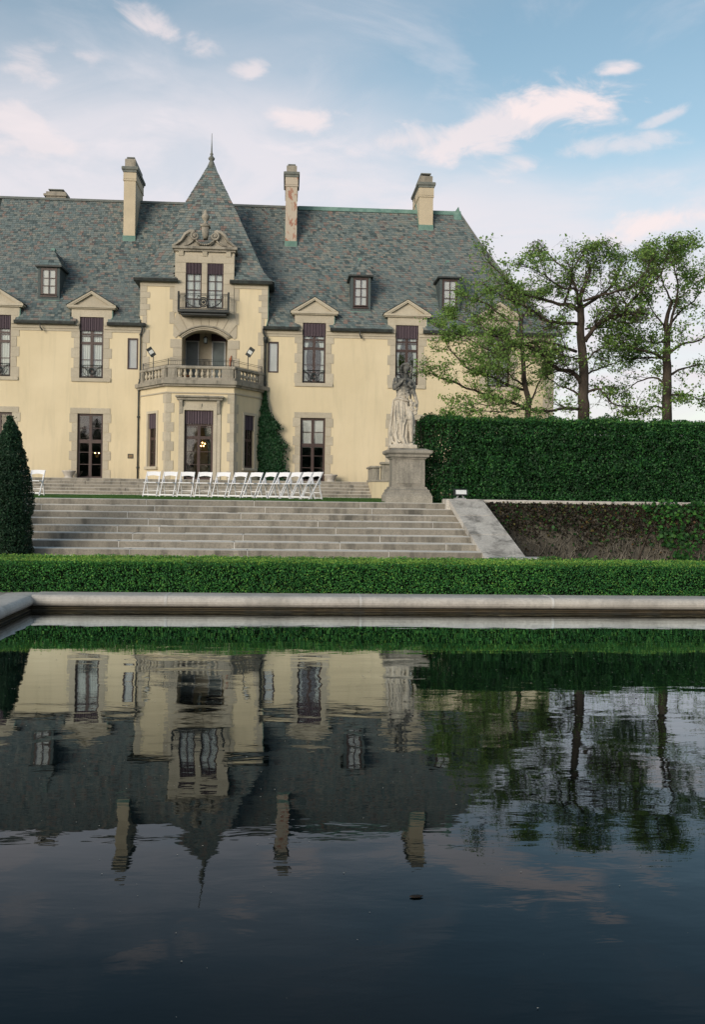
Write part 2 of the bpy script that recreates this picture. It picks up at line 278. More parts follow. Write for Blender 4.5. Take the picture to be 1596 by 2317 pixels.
# ------------------------------------------------------------------ mesh helpers
class MB:
    def __init__(s): s.v = []; s.f = []; s.r = []; s.cur = None
    def add(s, vs, fs):
        o = len(s.v); s.v += [tuple(q) for q in vs]; s.f += [tuple(i+o for i in f) for f in fs]
        if s.cur is not None: s.r += [s.cur]*len(fs)
        return s
    def box(s, x0, x1, y0, y1, z0, z1):
        return s.add([(x0,y0,z0),(x1,y0,z0),(x1,y1,z0),(x0,y1,z0),(x0,y0,z1),(x1,y0,z1),(x1,y1,z1),(x0,y1,z1)],
                     [(0,3,2,1),(4,5,6,7),(0,1,5,4),(1,2,6,5),(2,3,7,6),(3,0,4,7)])
    def bev(s, x0, x1, y0, y1, z0, z1, b=.01):    # box with chamfered edges
        v = []; f = []
        for (xa, xb, ya, yb, z) in ((x0+b, x1-b, y0+b, y1-b, z0), (x0, x1, y0, y1, z0+b), (x0, x1, y0, y1, z1-b), (x0+b, x1-b, y0+b, y1-b, z1)):
            v += [(xa, ya, z), (xb, ya, z), (xb, yb, z), (xa, yb, z)]
        f = [(3,2,1,0), (12,13,14,15)]
        for k in range(3):
            for i in range(4): f.append((4*k+i, 4*k+(i+1)%4, 4*k+4+(i+1)%4, 4*k+4+i))
        return s.add(v, f)
    def prism(s, pts, y0, y1):                    # polygon in XZ extruded along Y
        n = len(pts); v = [(x, y0, z) for x, z in pts] + [(x, y1, z) for x, z in pts]
        return s.add(v, [tuple(range(n)), tuple(range(2*n-1, n-1, -1))] + [(i, n+i, n+(i+1)%n, (i+1)%n) for i in range(n)])
    def prismz(s, pts, z0, z1):                   # polygon in XY extruded along Z
        n = len(pts); v = [(x, y, z0) for x, y in pts] + [(x, y, z1) for x, y in pts]
        return s.add(v, [tuple(range(n-1, -1, -1)), tuple(range(n, 2*n))] + [(i, (i+1)%n, n+(i+1)%n, n+i) for i in range(n)])
    def prismx(s, pts, x0, x1):                   # polygon in YZ extruded along X
        n = len(pts); v = [(x0, y, z) for y, z in pts] + [(x1, y, z) for y, z in pts]
        return s.add(v, [tuple(range(n)), tuple(range(2*n-1, n-1, -1))] + [(i, n+i, n+(i+1)%n, (i+1)%n) for i in range(n)])
    def quad(s, a, b, c, d): return s.add([a, b, c, d], [(0, 1, 2, 3)])
    def tube(s, pts, r, n=6, cap=True):
        pts = [Vector(p) for p in pts]; rr = r if isinstance(r, (list, tuple)) else [r]*len(pts)
        vs = []; fs = []; prev = None
        for i, p in enumerate(pts):
            d = (pts[min(i+1, len(pts)-1)] - pts[max(i-1, 0)]).normalized()
            if prev is None: a = d.orthogonal().normalized()
            else: a = (prev - d*prev.dot(d)); a = a.normalized() if a.length > 1e-6 else d.orthogonal().normalized()
            prev = a; b = d.cross(a)
            for k in range(n): q = 2*pi*k/n + (pi/4 if n == 4 else 0); vs.append(p + (a*cos(q) + b*sin(q))*rr[i])
        for i in range(len(pts)-1):
            for k in range(n): fs.append((i*n+k, i*n+(k+1)%n, (i+1)*n+(k+1)%n, (i+1)*n+k))
        if cap: fs += [tuple(range(n-1, -1, -1)), tuple(range((len(pts)-1)*n, len(pts)*n))]
        return s.add(vs, fs)
    def lathe(s, prof, c=(0, 0, 0), n=12):
        vs = []; fs = []
        for r, z in prof:
            for k in range(n): vs.append((c[0]+r*cos(2*pi*k/n), c[1]+r*sin(2*pi*k/n), c[2]+z))
        m = len(prof)
        for i in range(m-1):
            for k in range(n): fs.append((i*n+k, i*n+(k+1)%n, (i+1)*n+(k+1)%n, (i+1)*n+k))
        fs += [tuple(range(n-1, -1, -1)), tuple(range((m-1)*n, m*n))]
        return s.add(vs, fs)
    def ball(s, c, rx, ry=None, rz=None, n=8, m=6):
        ry = ry or rx; rz = rz or rx; vs = [(c[0], c[1], c[2]-rz)]; fs = []
        for j in range(1, m):
            a = -pi/2 + pi*j/m
            for k in range(n): vs.append((c[0]+rx*cos(a)*cos(2*pi*k/n), c[1]+ry*cos(a)*sin(2*pi*k/n), c[2]+rz*sin(a)))
        vs.append((c[0], c[1], c[2]+rz)); T = len(vs)-1
        for k in range(n): fs.append((0, 1+(k+1)%n, 1+k)); fs.append((T, 1+(m-2)*n+k, 1+(m-2)*n+(k+1)%n))
        for j in range(m-2):
            for k in range(n): fs.append((1+j*n+k, 1+j*n+(k+1)%n, 1+(j+1)*n+(k+1)%n, 1+(j+1)*n+k))
        return s.add(vs, fs)
    def mesh(s, name, mat, smooth=False):
        me = bpy.data.meshes.new(name); me.from_pydata(s.v, [], s.f)
        if mat: me.materials.append(M[mat] if isinstance(mat, str) else mat)
        if len(s.r) == len(s.f) and s.r:
            at_ = me.attributes.new('rnd', 'FLOAT', 'FACE'); at_.data.foreach_set('value', s.r)
        if smooth: me.polygons.foreach_set('use_smooth', [True]*len(me.polygons))
        me.update(); return me
    def build(s, name, mat, parent=None, smooth=False):
        return link(name, s.mesh(name, mat, smooth), parent)
def wmat(o):
    m = Matrix.Identity(4)
    while o is not None: m = (Matrix.Translation(o.location) @ o.rotation_euler.to_matrix().to_4x4()) if o.parent is None else m; o = o.parent
    return m
def link(name, me, parent=None, loc=None, rotz=0, scale=None):
    o = bpy.data.objects.new(name, me); COL.objects.link(o)
    if parent is not None: o.parent = parent
    off = Vector(parent['_off']) if parent is not None and '_off' in parent else Vector((0, 0, 0))
    o.location = Vector(loc or (0, 0, 0)) - off; o.rotation_euler = (0, 0, rotz)
    if scale: o.scale = scale
    return o
# world-built parts sit under an Empty placed at the thing's base; '_off' remembers the base so children built in world coordinates line up
def thing(name, label, cat, base=(0, 0, 0), group=None):
    o = bpy.data.objects.new(name, None); COL.objects.link(o); o.location = base; o.empty_display_size = .3
    o['label'] = label; o['category'] = cat; o['_off'] = list(base)
    if group: o['group'] = group
    return o
def tag(o, label=None, cat=None, group=None, kind=None):
    for k, v in (('label', label), ('category', cat), ('group', group), ('kind', kind)):
        if v: o[k] = v
    return o
def jit(m, a, b=0): return m + random.uniform(-a, a)
def leafmesh(name, pts, nrm, size, mat, parent=None, aspect=.62, spread=.9, rnd=None, fold=False, kind='stuff', sizes=None):
    n = len(pts); nn = nrm + rng.normal(0, spread, (n, 3)); nn /= np.linalg.norm(nn, axis=1, keepdims=True) + 1e-9
    a = np.cross(nn, rng.normal(0, 1, (n, 3))); a /= np.linalg.norm(a, axis=1, keepdims=True) + 1e-9; b = np.cross(nn, a)
    s = (size * rng.uniform(.6, 1.35, n) if sizes is None else sizes)[:, None]
    P0 = pts - a*s*.5; P1 = pts + b*s*.5*aspect; P2 = pts + a*s*.5; P3 = pts - b*s*.5*aspect
    if fold: P1 = P1 + nn*s*.15; P3 = P3 + nn*s*.15
    V = np.stack([P0, P1, P2, P3], 1).reshape(-1, 3)
    me = bpy.data.meshes.new(name); me.vertices.add(4*n); me.vertices.foreach_set('co', V.astype(np.float32).ravel())
    me.loops.add(4*n); me.loops.foreach_set('vertex_index', np.arange(4*n, dtype=np.int32)); me.polygons.add(n)
    me.polygons.foreach_set('loop_start', np.arange(0, 4*n, 4, dtype=np.int32)); me.polygons.foreach_set('loop_total', np.full(n, 4, np.int32)); me.update(calc_edges=True)
    r = rng.uniform(0, 1, n) if rnd is None else np.clip(rnd, 0, 1)
    at_ = me.attributes.new('rnd', 'FLOAT', 'FACE'); at_.data.foreach_set('value', r.astype(np.float32))
    me.materials.append(M[mat]); o = link(name, me, parent)
    if kind: o['kind'] = kind
    return o
_ph = rng.uniform(0, 6.28, (14, 3)); _dr = rng.normal(0, 1, (14, 3))
def lump(p, k=1.0):                               # cheap smooth 3-D noise in [-1,1]
    v = 0
    for i in range(14): v = v + np.sin((p @ _dr[i])*k*(1 + .35*i) + _ph[i, 0]) / (1 + .25*i)
    return v / 4.2
# ================================================================== GROUND, POOL
YP, GZ, LZ, TZ = 11.62, .22, 1.28, 1.97; WZ = .036      # far pool wall, lower garden, lawn and terrace levels
YB, YT = 18.6, 21.45                         # first and last riser of the garden steps
XL = -3.05                                   # left pool wall
XR = 15.0
def struct(o, kind='structure'): o['kind'] = kind; return o
struct(MB().box(-60, 60, 20.9, 21.3, -.6, -.2).box(-900, 900, -900, 900, -3, -1.2).build('earth', 'soil'))
g = MB()
for x0, x1, y0, y1 in ((-30, XL-.36, -14, 17.9), (XL-.36, XR+.3, YP+.45, 17.9), (XR+.3, 30, -14, 17.9), (XL-.36, XR+.3, -14, .85)): g.box(x0, x1, y0, y1, -1.0, .195)
struct(g.build('garden_path', 'pave'))
struct(MB().quad((XL-.05, 1.1, WZ), (XR+.05, 1.1, WZ), (XR+.05, YP+.05, WZ), (XL-.05, YP+.05, WZ)).build('pool_water', 'water'))
struct(MB().box(XL-.3, XR+.3, .9, YP+.3, -1.3, -1.1).build('pool_floor', 'soil'))
pool = thing('pool_surround', 'long stone pool edge with a rounded pale coping in front of the clipped low hedge', 'pool edge', (XL, YP, 0))
MB().box(XL-.30, XR+.3, YP+.02, YP+.30, -1.1, .08).box(XL-.30, XL-.02, 1.2, YP+.02, -1.1, .08).box(XR+.02, XR+.3, 1.2, YP+.02, -1.1, .08).box(XL-.30, XR+.3, .9, 1.2, -1.1, .08).build('basin_wall', 'poolwall', pool)
for z0_, z1_, e_ in ((.066, .070, .012), (.049, .054, .028)):
    MB().box(XL+e_, XR, YP-e_, YP+.02, z0_, z1_).box(XL-.02, XL+e_, 1.2, YP-e_, z0_, z1_).build('wall_ledge', 'poolledge', pool)
MB().box(XL+.022, XR, YP-.022, YP+.02, -.1, .0489).box(XL-.02, XL+.022, 1.2, YP-.022, -.1, .0489).build('wall_footing', 'poolwall', pool)
def roll(depth=.47):                         # bullnosed coping section: (out from the wall, height)
    p = [(depth, .085), (depth, .215), (.16, .224)]
    for k in range(9):
        a = pi/2 + pi*k/8*1.0; p.append((.070 + .082*cos(a), .152 + .070*sin(a)))
    return p
def coping_x(x0, x1): return MB().prismx([(YP - .0 - .05 + q, z) for q, z in roll()], x0, x1)
jx = [XL+.03] + [XA(px, 1360, YP-.04) for px in (375, 817, 1252)]
jx += [jx[-1] + 2.38*k for k in range(1, 6)]; jx = [q for q in jx if q < XR-.3] + [XR+.3]
for i, (a, b) in enumerate(zip(jx[:-1], jx[1:])):
    o = coping_x(a + (.0 if i == 0 else .012), b - .012).build('coping_stone', 'coping', pool)
    if i: MB().prismx([(YP-.055+q, z*(1.0)+.003) for q, z in roll()], a-.018, a+.014).build('mortar_joint', 'mortar', pool)
for i in range(5):
    y1, y0 = YP + .29 - i*2.2, YP + .29 - (i+1)*2.2 + .012
    pr = [(XL + .05 - q, z) for q, z in roll(.38)]
    n = len(pr); m = MB(); m.add([(x, y0, z-.002) for x, z in pr] + [(x, y1, z-.002) for x, z in pr], [tuple(range(n)), tuple(range(2*n-1, n-1, -1))] + [(k, n+k, n+(k+1) % n, (k+1) % n) for k in range(n)])
    m.build('coping_stone', 'coping', pool)
MB().box(XL-.36, XR+.3, .85, 1.25, .085, .2).build('near_coping', 'coping', pool)
MB().box(XR-.03, XR+.36, 1.25, YP-.08, .085, .2).build('side_coping', 'coping', pool)

# lower path paving in front of the steps, planting bed right of the ramp
CH0, CH1 = XA(1024, 1137, YT), XA(1098, 1262, YB)        # right end of the steps, top and bottom
struct(MB().box(-30, CH1+.95, 17.9, YB+.2, -.6, GZ-.004).build('paving', 'pave'))
struct(MB().box(CH1+.95, 30, 17.9, 21.3, -.6, -.05).build('planting_bed', 'soil'))
# ------------------------------------------------------------------ garden steps
SX0 = XA(76, 1130, YT)
steps = thing('garden_steps', 'broad flight of eight worn granite steps with a sloping stone ramp on its right', 'steps', ((SX0+CH0)/2, YB, GZ))
tr = (YT-YB)/7
cuts = {8: (88, 331, 575, 816), 7: (93, 350, 600, 842), 6: (288, 545, 1040), 5: (335, 720, 980), 4: (265, 360, 760), 3: (300, 550, 860), 2: (268, 530, 770, 1010), 1: (293, 560, 880)}
for k in range(1, 9):
    y0 = YB + (k-1)*tr; z1 = GZ + k*.1325; xr = CH1 + (CH0-CH1)*(k-1)/7 - .02
    cs = [SX0 - .25] + [XA(c, 1137 + (8-k)*17, y0) for c in cuts[k]] + [xr]
    for i, (a, b) in enumerate(zip(cs[:-1], cs[1:])):
        dy, dz = jit(0, .006), jit(0, .002)
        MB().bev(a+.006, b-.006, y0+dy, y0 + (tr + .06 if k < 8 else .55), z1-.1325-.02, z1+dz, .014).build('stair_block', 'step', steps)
        if i: MB().box(a-.006, a+.006, y0+.004, y0+tr, z1-.13, z1-.006).build('mortar_joint', 'mortar', steps)
    # pale lime bedding that has bled along the foot of each riser
    mb = MB(); x = SX0-.2
    while x < xr-.3:
        L = random.uniform(.3, 1.5)
        if random.random() < .8: mb.box(x, min(x+L, xr), y0-.022-random.random()*.03, y0+.02, z1-.1325-.01, z1-.1325+.004+random.random()*.002)
        x += L + random.uniform(.0, .25)
    mb.build('lime_bedding', 'mortar', steps)
MB().box(SX0-.25, CH0-.02, YB+.3, YT+.4, -.5, GZ-.03).build('stair_core', 'soil', steps)
# sloping ramp slabs at the right, splayed a little
ctz = 1.375
xa0, xb0 = XA(1016, 1131, YT-.2), XA(1092, 1131, YT-.2)
xa1, xb1 = XA(1096, 1264, YB-.15), XA(1190, 1264, YB-.15)
def slab(f0, f1, mat='cheek', nm='ramp_slab', x_in=0, lift=0, d=0):
    P = lambda f, s, z: (xa0+(xa1-xa0)*f if s == 0 else xb0+(xb1-xb0)*f, YT-.2+(YB-.15-YT+.2)*f, z)
    za, zb = ctz+(GZ+.06-ctz)*f0, ctz+(GZ+.06-ctz)*f1
    v = [P(f0,0,za), P(f0,1,za), P(f1,1,zb), P(f1,0,zb)]; v += [(x, y, z-.13) for x, y, z in v]
    MB().add(v, [(0,3,2,1),(4,5,6,7),(0,1,5,4),(1,2,6,5),(2,3,7,6),(3,0,4,7)]).build(nm, mat, steps)
for f0, f1 in ((0, .305), (.31, .645), (.65, 1)): slab(f0+.003, f1)
v = [(xa0+.05, YT-.2, ctz-.12), (xb0-.03, YT-.2, ctz-.12), (xb1-.03, YB-.1, GZ-.08), (xa1+.05, YB-.1, GZ-.08)]
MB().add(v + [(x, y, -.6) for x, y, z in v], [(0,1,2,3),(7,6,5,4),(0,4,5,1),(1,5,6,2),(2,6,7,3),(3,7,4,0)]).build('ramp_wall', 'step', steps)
MB().bev(xa0-.05, xb0+.02, YT-.2, YT+.45, LZ-.3, ctz+.004, .02).build('ramp_head', 'cheek', steps)
MB().bev(xa1, xb1+.25, YB-.65, YB-.15, .1, GZ+.065, .02).build('ramp_foot', 'cheek', steps)
# retaining wall on the right
rw = thing('retaining_wall', 'low mottled garden wall with a thin stone cap between the ramp and the frame edge', 'wall', (9, 21.3, -.05))
MB().box(xb0-.1, 24, 21.32, 21.75, -.6, ctz-.08).build('wall_face', 'gardenwall', rw)
x = xb0 + .03
while x < 24: MB().bev(x, x+1.75, 21.26, 21.85, ctz-.08, ctz+jit(0, .004), .012).build('cap_stone', 'coping', rw); x += 1.76
# lawn and upper terrace
YU0, YU1 = 40.4, 42.2
struct(MB().box(-60, 60, YT+.5, YU0+.4, .2, LZ-.012).box(-900, 900, YU0+.4, 900, .2, LZ-.03).box(-60, SX0-.26, 18.8, YT+.5, .2, LZ-.012).build('lawn', 'lawn'))
UXR = XA(841, 1131, YU0)
struct(MB().box(-26, UXR+6, YU1+.02, 60, .5, TZ-.005).build('terrace', 'pave'))
us = thing('terrace_steps', 'long low flight of five grey stone steps behind the white chairs', 'steps', (-6, YU0, LZ))
for k in range(5):
    y0 = YU0 + k*(YU1-YU0)/4; z1 = LZ + (k+1)*(TZ-LZ)/5; x = -20.0 + random.random()*2
    while x < UXR-.05:
        L = min(random.uniform(1.5, 2.9), UXR-x)
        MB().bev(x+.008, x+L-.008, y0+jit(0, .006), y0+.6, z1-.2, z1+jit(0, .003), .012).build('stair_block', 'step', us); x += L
    MB().box(-20, UXR, y0-.03, y0+.04, z1-.15, z1-.132).build('lime_bedding', 'mortar', us)
tw = thing('terrace_parapet', 'weathered panelled stone parapet above a cream wall behind the statue pedestal', 'wall', (UXR+1.5, YU0, LZ))
MB().box(UXR, UXR+7, YU0-.1, YU0+.3, LZ-.1, TZ).box(UXR, UXR+.35, YU0+.3, YU1+.5, LZ-.1, TZ).build('base_wall', 'stucco', tw)
zt = ZA(900, 1046, YU0)
MB().box(UXR+.4, UXR+7, YU0-.04, YU0+.26, TZ, zt-.1).box(UXR+.03, UXR+.33, YU0-.05, YU1+.5, TZ, zt-.25).build('panel', 'stone_ped', tw)
MB().bev(UXR+.35, UXR+7, YU0-.14, YU0+.34, zt-.1, zt, .02).bev(UXR-.05, UXR+.36, YU0-.14, YU1+.5, zt-.26, zt-.17, .02).build('cap', 'stone_ped', tw)
MB().bev(UXR+.35, UXR+7, YU0-.13, YU0+.33, TZ-.01, TZ+.09, .02).bev(UXR-.03, UXR+.36, YU0-.13, YU1+.5, TZ-.01, TZ+.09, .02).bev(UXR+.8, UXR+2.2, YU0-.09, YU0-.03, TZ+.28, TZ+.34, .01).build('moulding', 'stone_ped', tw)
# ================================================================== MANSION
YH = 46.0                                    # main facade plane
ZE = ZA(711, 744, YH)                        # top of the main wall / gutter
XC0, XC1 = -22.0, XA(1253, 850, YH)          # left end (beyond the frame) and right corner
YR = 51.6; ZR = ZA(760, 472, YR)             # ridge
XRG = XA(1038, 481, YR)                      # right end of the ridge
man = thing('mansion', 'cream stucco chateau mansion with steep slate roof, spired entrance tower and balustraded balcony', 'mansion', ((XC0+XC1)/2, YH, TZ))
def part(mb, name, mat, parent=None, smooth=False, label=None):
    o = mb.build(name, mat, parent or man, smooth)
    if label: o['label'] = label
    return o
def holed(mb, x0, x1, z0, z1, Y, holes, rev=.30, back=True):
    """vertical wall face at y=Y with rectangular holes and reveals"""
    xs = sorted({x0, x1, *[q for h in holes for q in h[:2]]}); zs = sorted({z0, z1, *[q for h in holes for q in h[2:4]]})
    xs = [q for q in xs if x0 <= q <= x1]; zs = [q for q in zs if z0 <= q <= z1]
    for a, b in zip(xs[:-1], xs[1:]):
        for c, d in zip(zs[:-1], zs[1:]):
            mx_, mz = (a+b)/2, (c+d)/2
            if any(h[0] < mx_ < h[1] and h[2] < mz < h[3] for h in holes): continue
            mb.quad((a, Y, c), (b, Y, c), (b, Y, d), (a, Y, d))
    for h in holes:
        a, b, c, d = h[:4]; d = min(d, z1)
        mb.quad((a, Y, c), (a, Y, d), (a, Y+rev, d), (a, Y+rev, c)); mb.quad((b, Y, d), (b, Y, c), (b, Y+rev, c), (b, Y+rev, d))
        if d < z1: mb.quad((a, Y, d), (b, Y, d), (b, Y+rev, d), (a, Y+rev, d))
        mb.quad((b, Y, c), (a, Y, c), (a, Y+rev, c), (b, Y+rev, c))
    return mb
def box_at(px0, px1, pyt, pyb, Y, ref=None):
    """opening rectangle seen at pixel edges px0,px1 (at mid height) and rows pyt,pyb on plane Y"""
    m = (pyt+pyb)/2; c = (px0+px1)/2
    return XA(px0, m, Y), XA(px1, m, Y), ZA(c, pyb, Y), ZA(c, pyt, Y)
_pane = {}
# ---- generic glazed opening: frame, muntins, panes, cloth behind
def glazing(name, x0, x1, z0, z1, Y, cols, rows, parent=None, fr=.07, bar=.03, valance=0, cloth=None, wave=True, rails=(), cols_thick=None, room=.8, label=None, rot=None, mull=.09):
    """rows: z fractions of the glazed field from top down; cols: number of panes (2 = one middle stile)"""
    W = MB(); yf = Y + .11
    def B(mb, a, b, c, d, y0, y1): mb.box(a, b, y0, y1, c, d)
    B(W, x0, x0+fr, z0, z1, yf, yf+.08); B(W, x1-fr, x1, z0, z1, yf, yf+.08)
    B(W, x0+fr, x1-fr, z1-fr, z1, yf, yf+.08); B(W, x0+fr, x1-fr, z0, z0+fr, yf, yf+.08)
    xm = (x0+x1)/2
    if mull: B(W, xm-mull/2, xm+mull/2, z0+fr, z1-fr, yf-.01, yf+.08)
    H = z1-z0-2*fr
    zcuts = [z1-fr]
    for q in rows: zcuts.append(z1-fr-H*q)
    zcuts.append(z0+fr)
    for q, th in rails:
        z = z1-fr-H*q
        for a, b in (((x0+fr, xm-mull/2), (xm+mull/2, x1-fr)) if mull else ((x0+fr, x1-fr),)): B(W, a, b, z-th/2, z+th/2, yf-.004, yf+.08)
    win = part(W, name, 'frame', parent, label=label)
    halves = ((x0+fr, xm-mull/2), (xm+mull/2, x1-fr)) if mull else ((x0+fr, x1-fr),)
    n = max(1, cols//len(halves))
    def Bu(a, b, c, d, y0, y1):
        if 'm' not in _pane: _pane['m'] = MB().box(-.5, .5, -.5, .5, -.5, .5).mesh('muntin', 'frame')
        link('muntin', _pane['m'], win, ((a+b)/2, (y0+y1)/2, (c+d)/2), 0, (b-a, y1-y0, d-c))
    tops = [z1-fr] + [z1-fr-H*q for q in rows] + [z0+fr]; railq = {round(z1-fr-H*q, 4): th for q, th in rails}
    for a, b in halves:
        ex = [a+(b-a)*i/n for i in range(n+1)]
        for i in range(1, n): Bu(ex[i]-bar/2, ex[i]+bar/2, z0+fr, z1-fr, yf+.015, yf+.055)
        for z in tops[1:-1]:
            if round(z, 4) in railq: continue
            for i in range(n):
                Bu(ex[i]+(bar/2 if i else 0), ex[i+1]-(bar/2 if i < n-1 else 0), z-bar/2, z+bar/2, yf+.018, yf+.052)
        for zt_, zb_ in zip(tops[:-1], tops[1:]):
            ta = railq.get(round(zt_, 4), bar)/2 if zt_ != tops[0] else 0; tb = railq.get(round(zb_, 4), bar)/2 if zb_ != tops[-1] else 0
            for i in range(n):
                link_pane(ex[i]+(bar/2 if i else 0), ex[i+1]-(bar/2 if i < n-1 else 0), zb_+tb, zt_-ta, yf+.032, win)
    if valance:
        vb = MB(); nx = 22; zb = z1 - valance; P = []
        for i in range(nx+1):
            x = x0+.01+(x1-x0-.02)*i/nx; y = Y+.045+.018*cos(i*pi); sc_ = .035*abs(sin(pi*i/2/1.0*.999+pi/2)) if wave else 0
            P.append((x, y, zb - (.045 if i % 2 else 0)))
        for i in range(nx):
            (xa, ya, za), (xb, yb, zb2) = P[i], P[i+1]
            vb.quad((xa, ya, za), (xb, yb, zb2), (xb, yb*.999+.001*yb-.0, z1-.005), (xa, ya, z1-.005))
        part(vb, 'valance', 'awning', win)
    yb = yf + (.105 if cloth in ('sheer', 'tiedsheer') else .34)
    if cloth == 'sheer':
        c = MB(); nx = 24
        for a, b in ((x0, xm), (xm, x1)):
            for i in range(nx):
                xa, xb = a+(b-a)*i/nx, a+(b-a)*(i+1)/nx
                c.quad((xa, yb+.02*sin(i*1.3), z0), (xb, yb+.02*sin((i+1)*1.3), z0), (xb, yb+.02*sin((i+1)*1.3), z1), (xa, yb+.02*sin(i*1.3), z1))
        part(c, 'curtain', 'curtain', win)
    elif cloth in ('tied', 'tiedsheer'):
        c = MB(); nz = 10; hw = (x1-x0)/2
        zz0 = z0; zz1 = z0+(z1-z0)*.8 if cloth == 'tied' else z1
        for side in (0, 1):
            pr = None
            for j in range(nz+1):
                t_ = j/nz; z = zz0+(zz1-zz0)*t_; wd = hw*(.28+.5*max(0, t_-.45)/.55) if t_ > .45 else hw*(.28+.16*(.45-t_)/.45)
                if cloth == 'tiedsheer': wd *= 1.15
                row = []
                for i in range(7):
                    q = i/6; x = x0+q*wd if side == 0 else x1-q*wd
                    row.append((x, yb+.025*sin(i*2.4), z))
                if pr:
                    for i in range(6): c.quad(pr[i], pr[i+1], row[i+1], row[i])
                pr = row
        part(c, 'curtain', 'curtain' if cloth == 'tiedsheer' else 'drape', win)
    elif cloth == 'blind': part(MB().box(x0, x1, yf+.09, yf+.11, z0, z1), 'blind', 'blind', win)
    elif cloth == 'topblind': part(MB().box(x0, x1, yf+.09, yf+.11, z0+(z1-z0)*.54, z1), 'blind', 'blind', win)
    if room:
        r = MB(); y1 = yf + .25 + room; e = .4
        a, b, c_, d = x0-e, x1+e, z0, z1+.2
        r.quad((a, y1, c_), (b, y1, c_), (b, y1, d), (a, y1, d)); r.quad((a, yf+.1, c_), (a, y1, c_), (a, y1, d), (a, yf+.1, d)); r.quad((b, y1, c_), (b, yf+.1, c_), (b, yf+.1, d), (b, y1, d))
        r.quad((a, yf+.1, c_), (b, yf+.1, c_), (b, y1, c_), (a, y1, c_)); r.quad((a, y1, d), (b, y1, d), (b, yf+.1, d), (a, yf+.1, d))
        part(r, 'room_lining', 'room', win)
    return win
def link_pane(a, b, c, d, y, parent):
    if b-a < .02 or d-c < .02: return
    k = 'p'
    if k not in _pane:
        _pane[k] = MB().box(-.5, .5, -.003, .003, -.5, .5).mesh('pane', 'glass')
    return link('pane', _pane[k], parent, ((a+b)/2, y, (c+d)/2), 0, (b-a, 1, d-c))
# ---- quoin stones share a few meshes
_q = {}
def stone_piece(name, x0, x1, z0, z1, Y, proud=.02, depth=.10, mat='stone', parent=None):
    w_, h_ = round(x1-x0, 2), round(z1-z0, 2); k = (w_, h_, mat, depth)
    if k not in _q: _q[k] = MB().bev(-w_/2, w_/2, 0, depth, -h_/2, h_/2, .008).mesh(name, mat)
    return link(name, _q[k], parent or man, ((x0+x1)/2, Y-proud+jit(0, .0025), (z0+z1)/2))
def quoins(x0, x1, z0, z1, Y, outer, wide=.10, h=.42, **k):
    """stack of blocks from z0 to z1; outer = -1 grows left, +1 grows right"""
    n = max(1, round((z1-z0)/h)); hh = (z1-z0)/n
    for i in range(n):
        e = wide if i % 2 == 0 else 0
        a, b = (x0 - (e if outer < 0 else 0), x1 + (e if outer > 0 else 0))
        stone_piece('quoin_stone', a, b, z0+i*hh+.004, z0+(i+1)*hh-.004, Y, **k)

# ---- tower geometry: the entrance tower stands flush with the wings and widens above their gutters
YT0 = YH-.07
TX0, TX1 = XA(330, 780, YT0), XA(595, 790, YT0)          # between the wing gutters
TU0, TU1 = XA(317, 690, YT0), XA(606.5, 690, YT0); TC = (TU0+TU1)/2
ZTE = ZA(463, 637, YT0)
YB0 = 43.75                                               # front of the bay
ZFL = ZA(452, 862, YB0) + .02                             # balcony floor
LX0, LX1 = XA(411.5, 800, YT0), XA(515, 800, YT0)         # loggia opening
ZSP, ZCR = ZA(463, 760.5, YT0), ZA(463, 748, YT0)
# ---- openings on the main facade
WINS = []                                    # upper windows: (centre px, reference row)
wc = XA(711, 798, YH); whw = .555            # half width of a window
zs, zt_ = ZA(711, 867, YH), ZA(711, 731, YH)
xW = [XA(-3, 786, YH), XA(207, 788, YH), wc, XA(921, 803, YH), XA(1129, 805, YH)]
zd0, zd1 = TZ, ZA(707, 946, YH)
xD = [XA(-3, 1008, YH), XA(203.5, 1008, YH), XA(707.5, 1018, YH), XA(917, 1020, YH)]; dhw = .60
SW = [(XA(290, 800, YH), XA(311, 800, YH)), (XA(608, 808, YH), XA(629, 808, YH))]; zw0, zw1 = ZA(618, 842, YH), ZA(618, 775, YH)
holes = [(x-whw, x+whw, zs, 99) for x in xW] + [(x-dhw, x+dhw, zd0, zd1) for x in xD] + [(a, b, zw0, zw1) for a, b in SW] + [(LX0, LX1, ZFL, 99)]
wall = holed(MB(), XC0, XC1, TZ-.3, ZE-.02, YH, [(a, b, c, min(d, ZE-.02)) for a, b, c, d in holes])
wall.quad((XC1, YH, TZ-.3), (XC1, YH+11.2, TZ-.3), (XC1, YH+11.2, ZE), (XC1, YH, ZE)).quad((XC0, YH+11.2, TZ-.3), (XC0, YH, TZ-.3), (XC0, YH, ZE), (XC0, YH+11.2, ZE))
wall.quad((XC1, YH+11.2, TZ-.3), (XC0, YH+11.2, TZ-.3), (XC0, YH+11.2, ZE), (XC1, YH+11.2, ZE))
part(wall, 'stucco_wall', 'stucco')
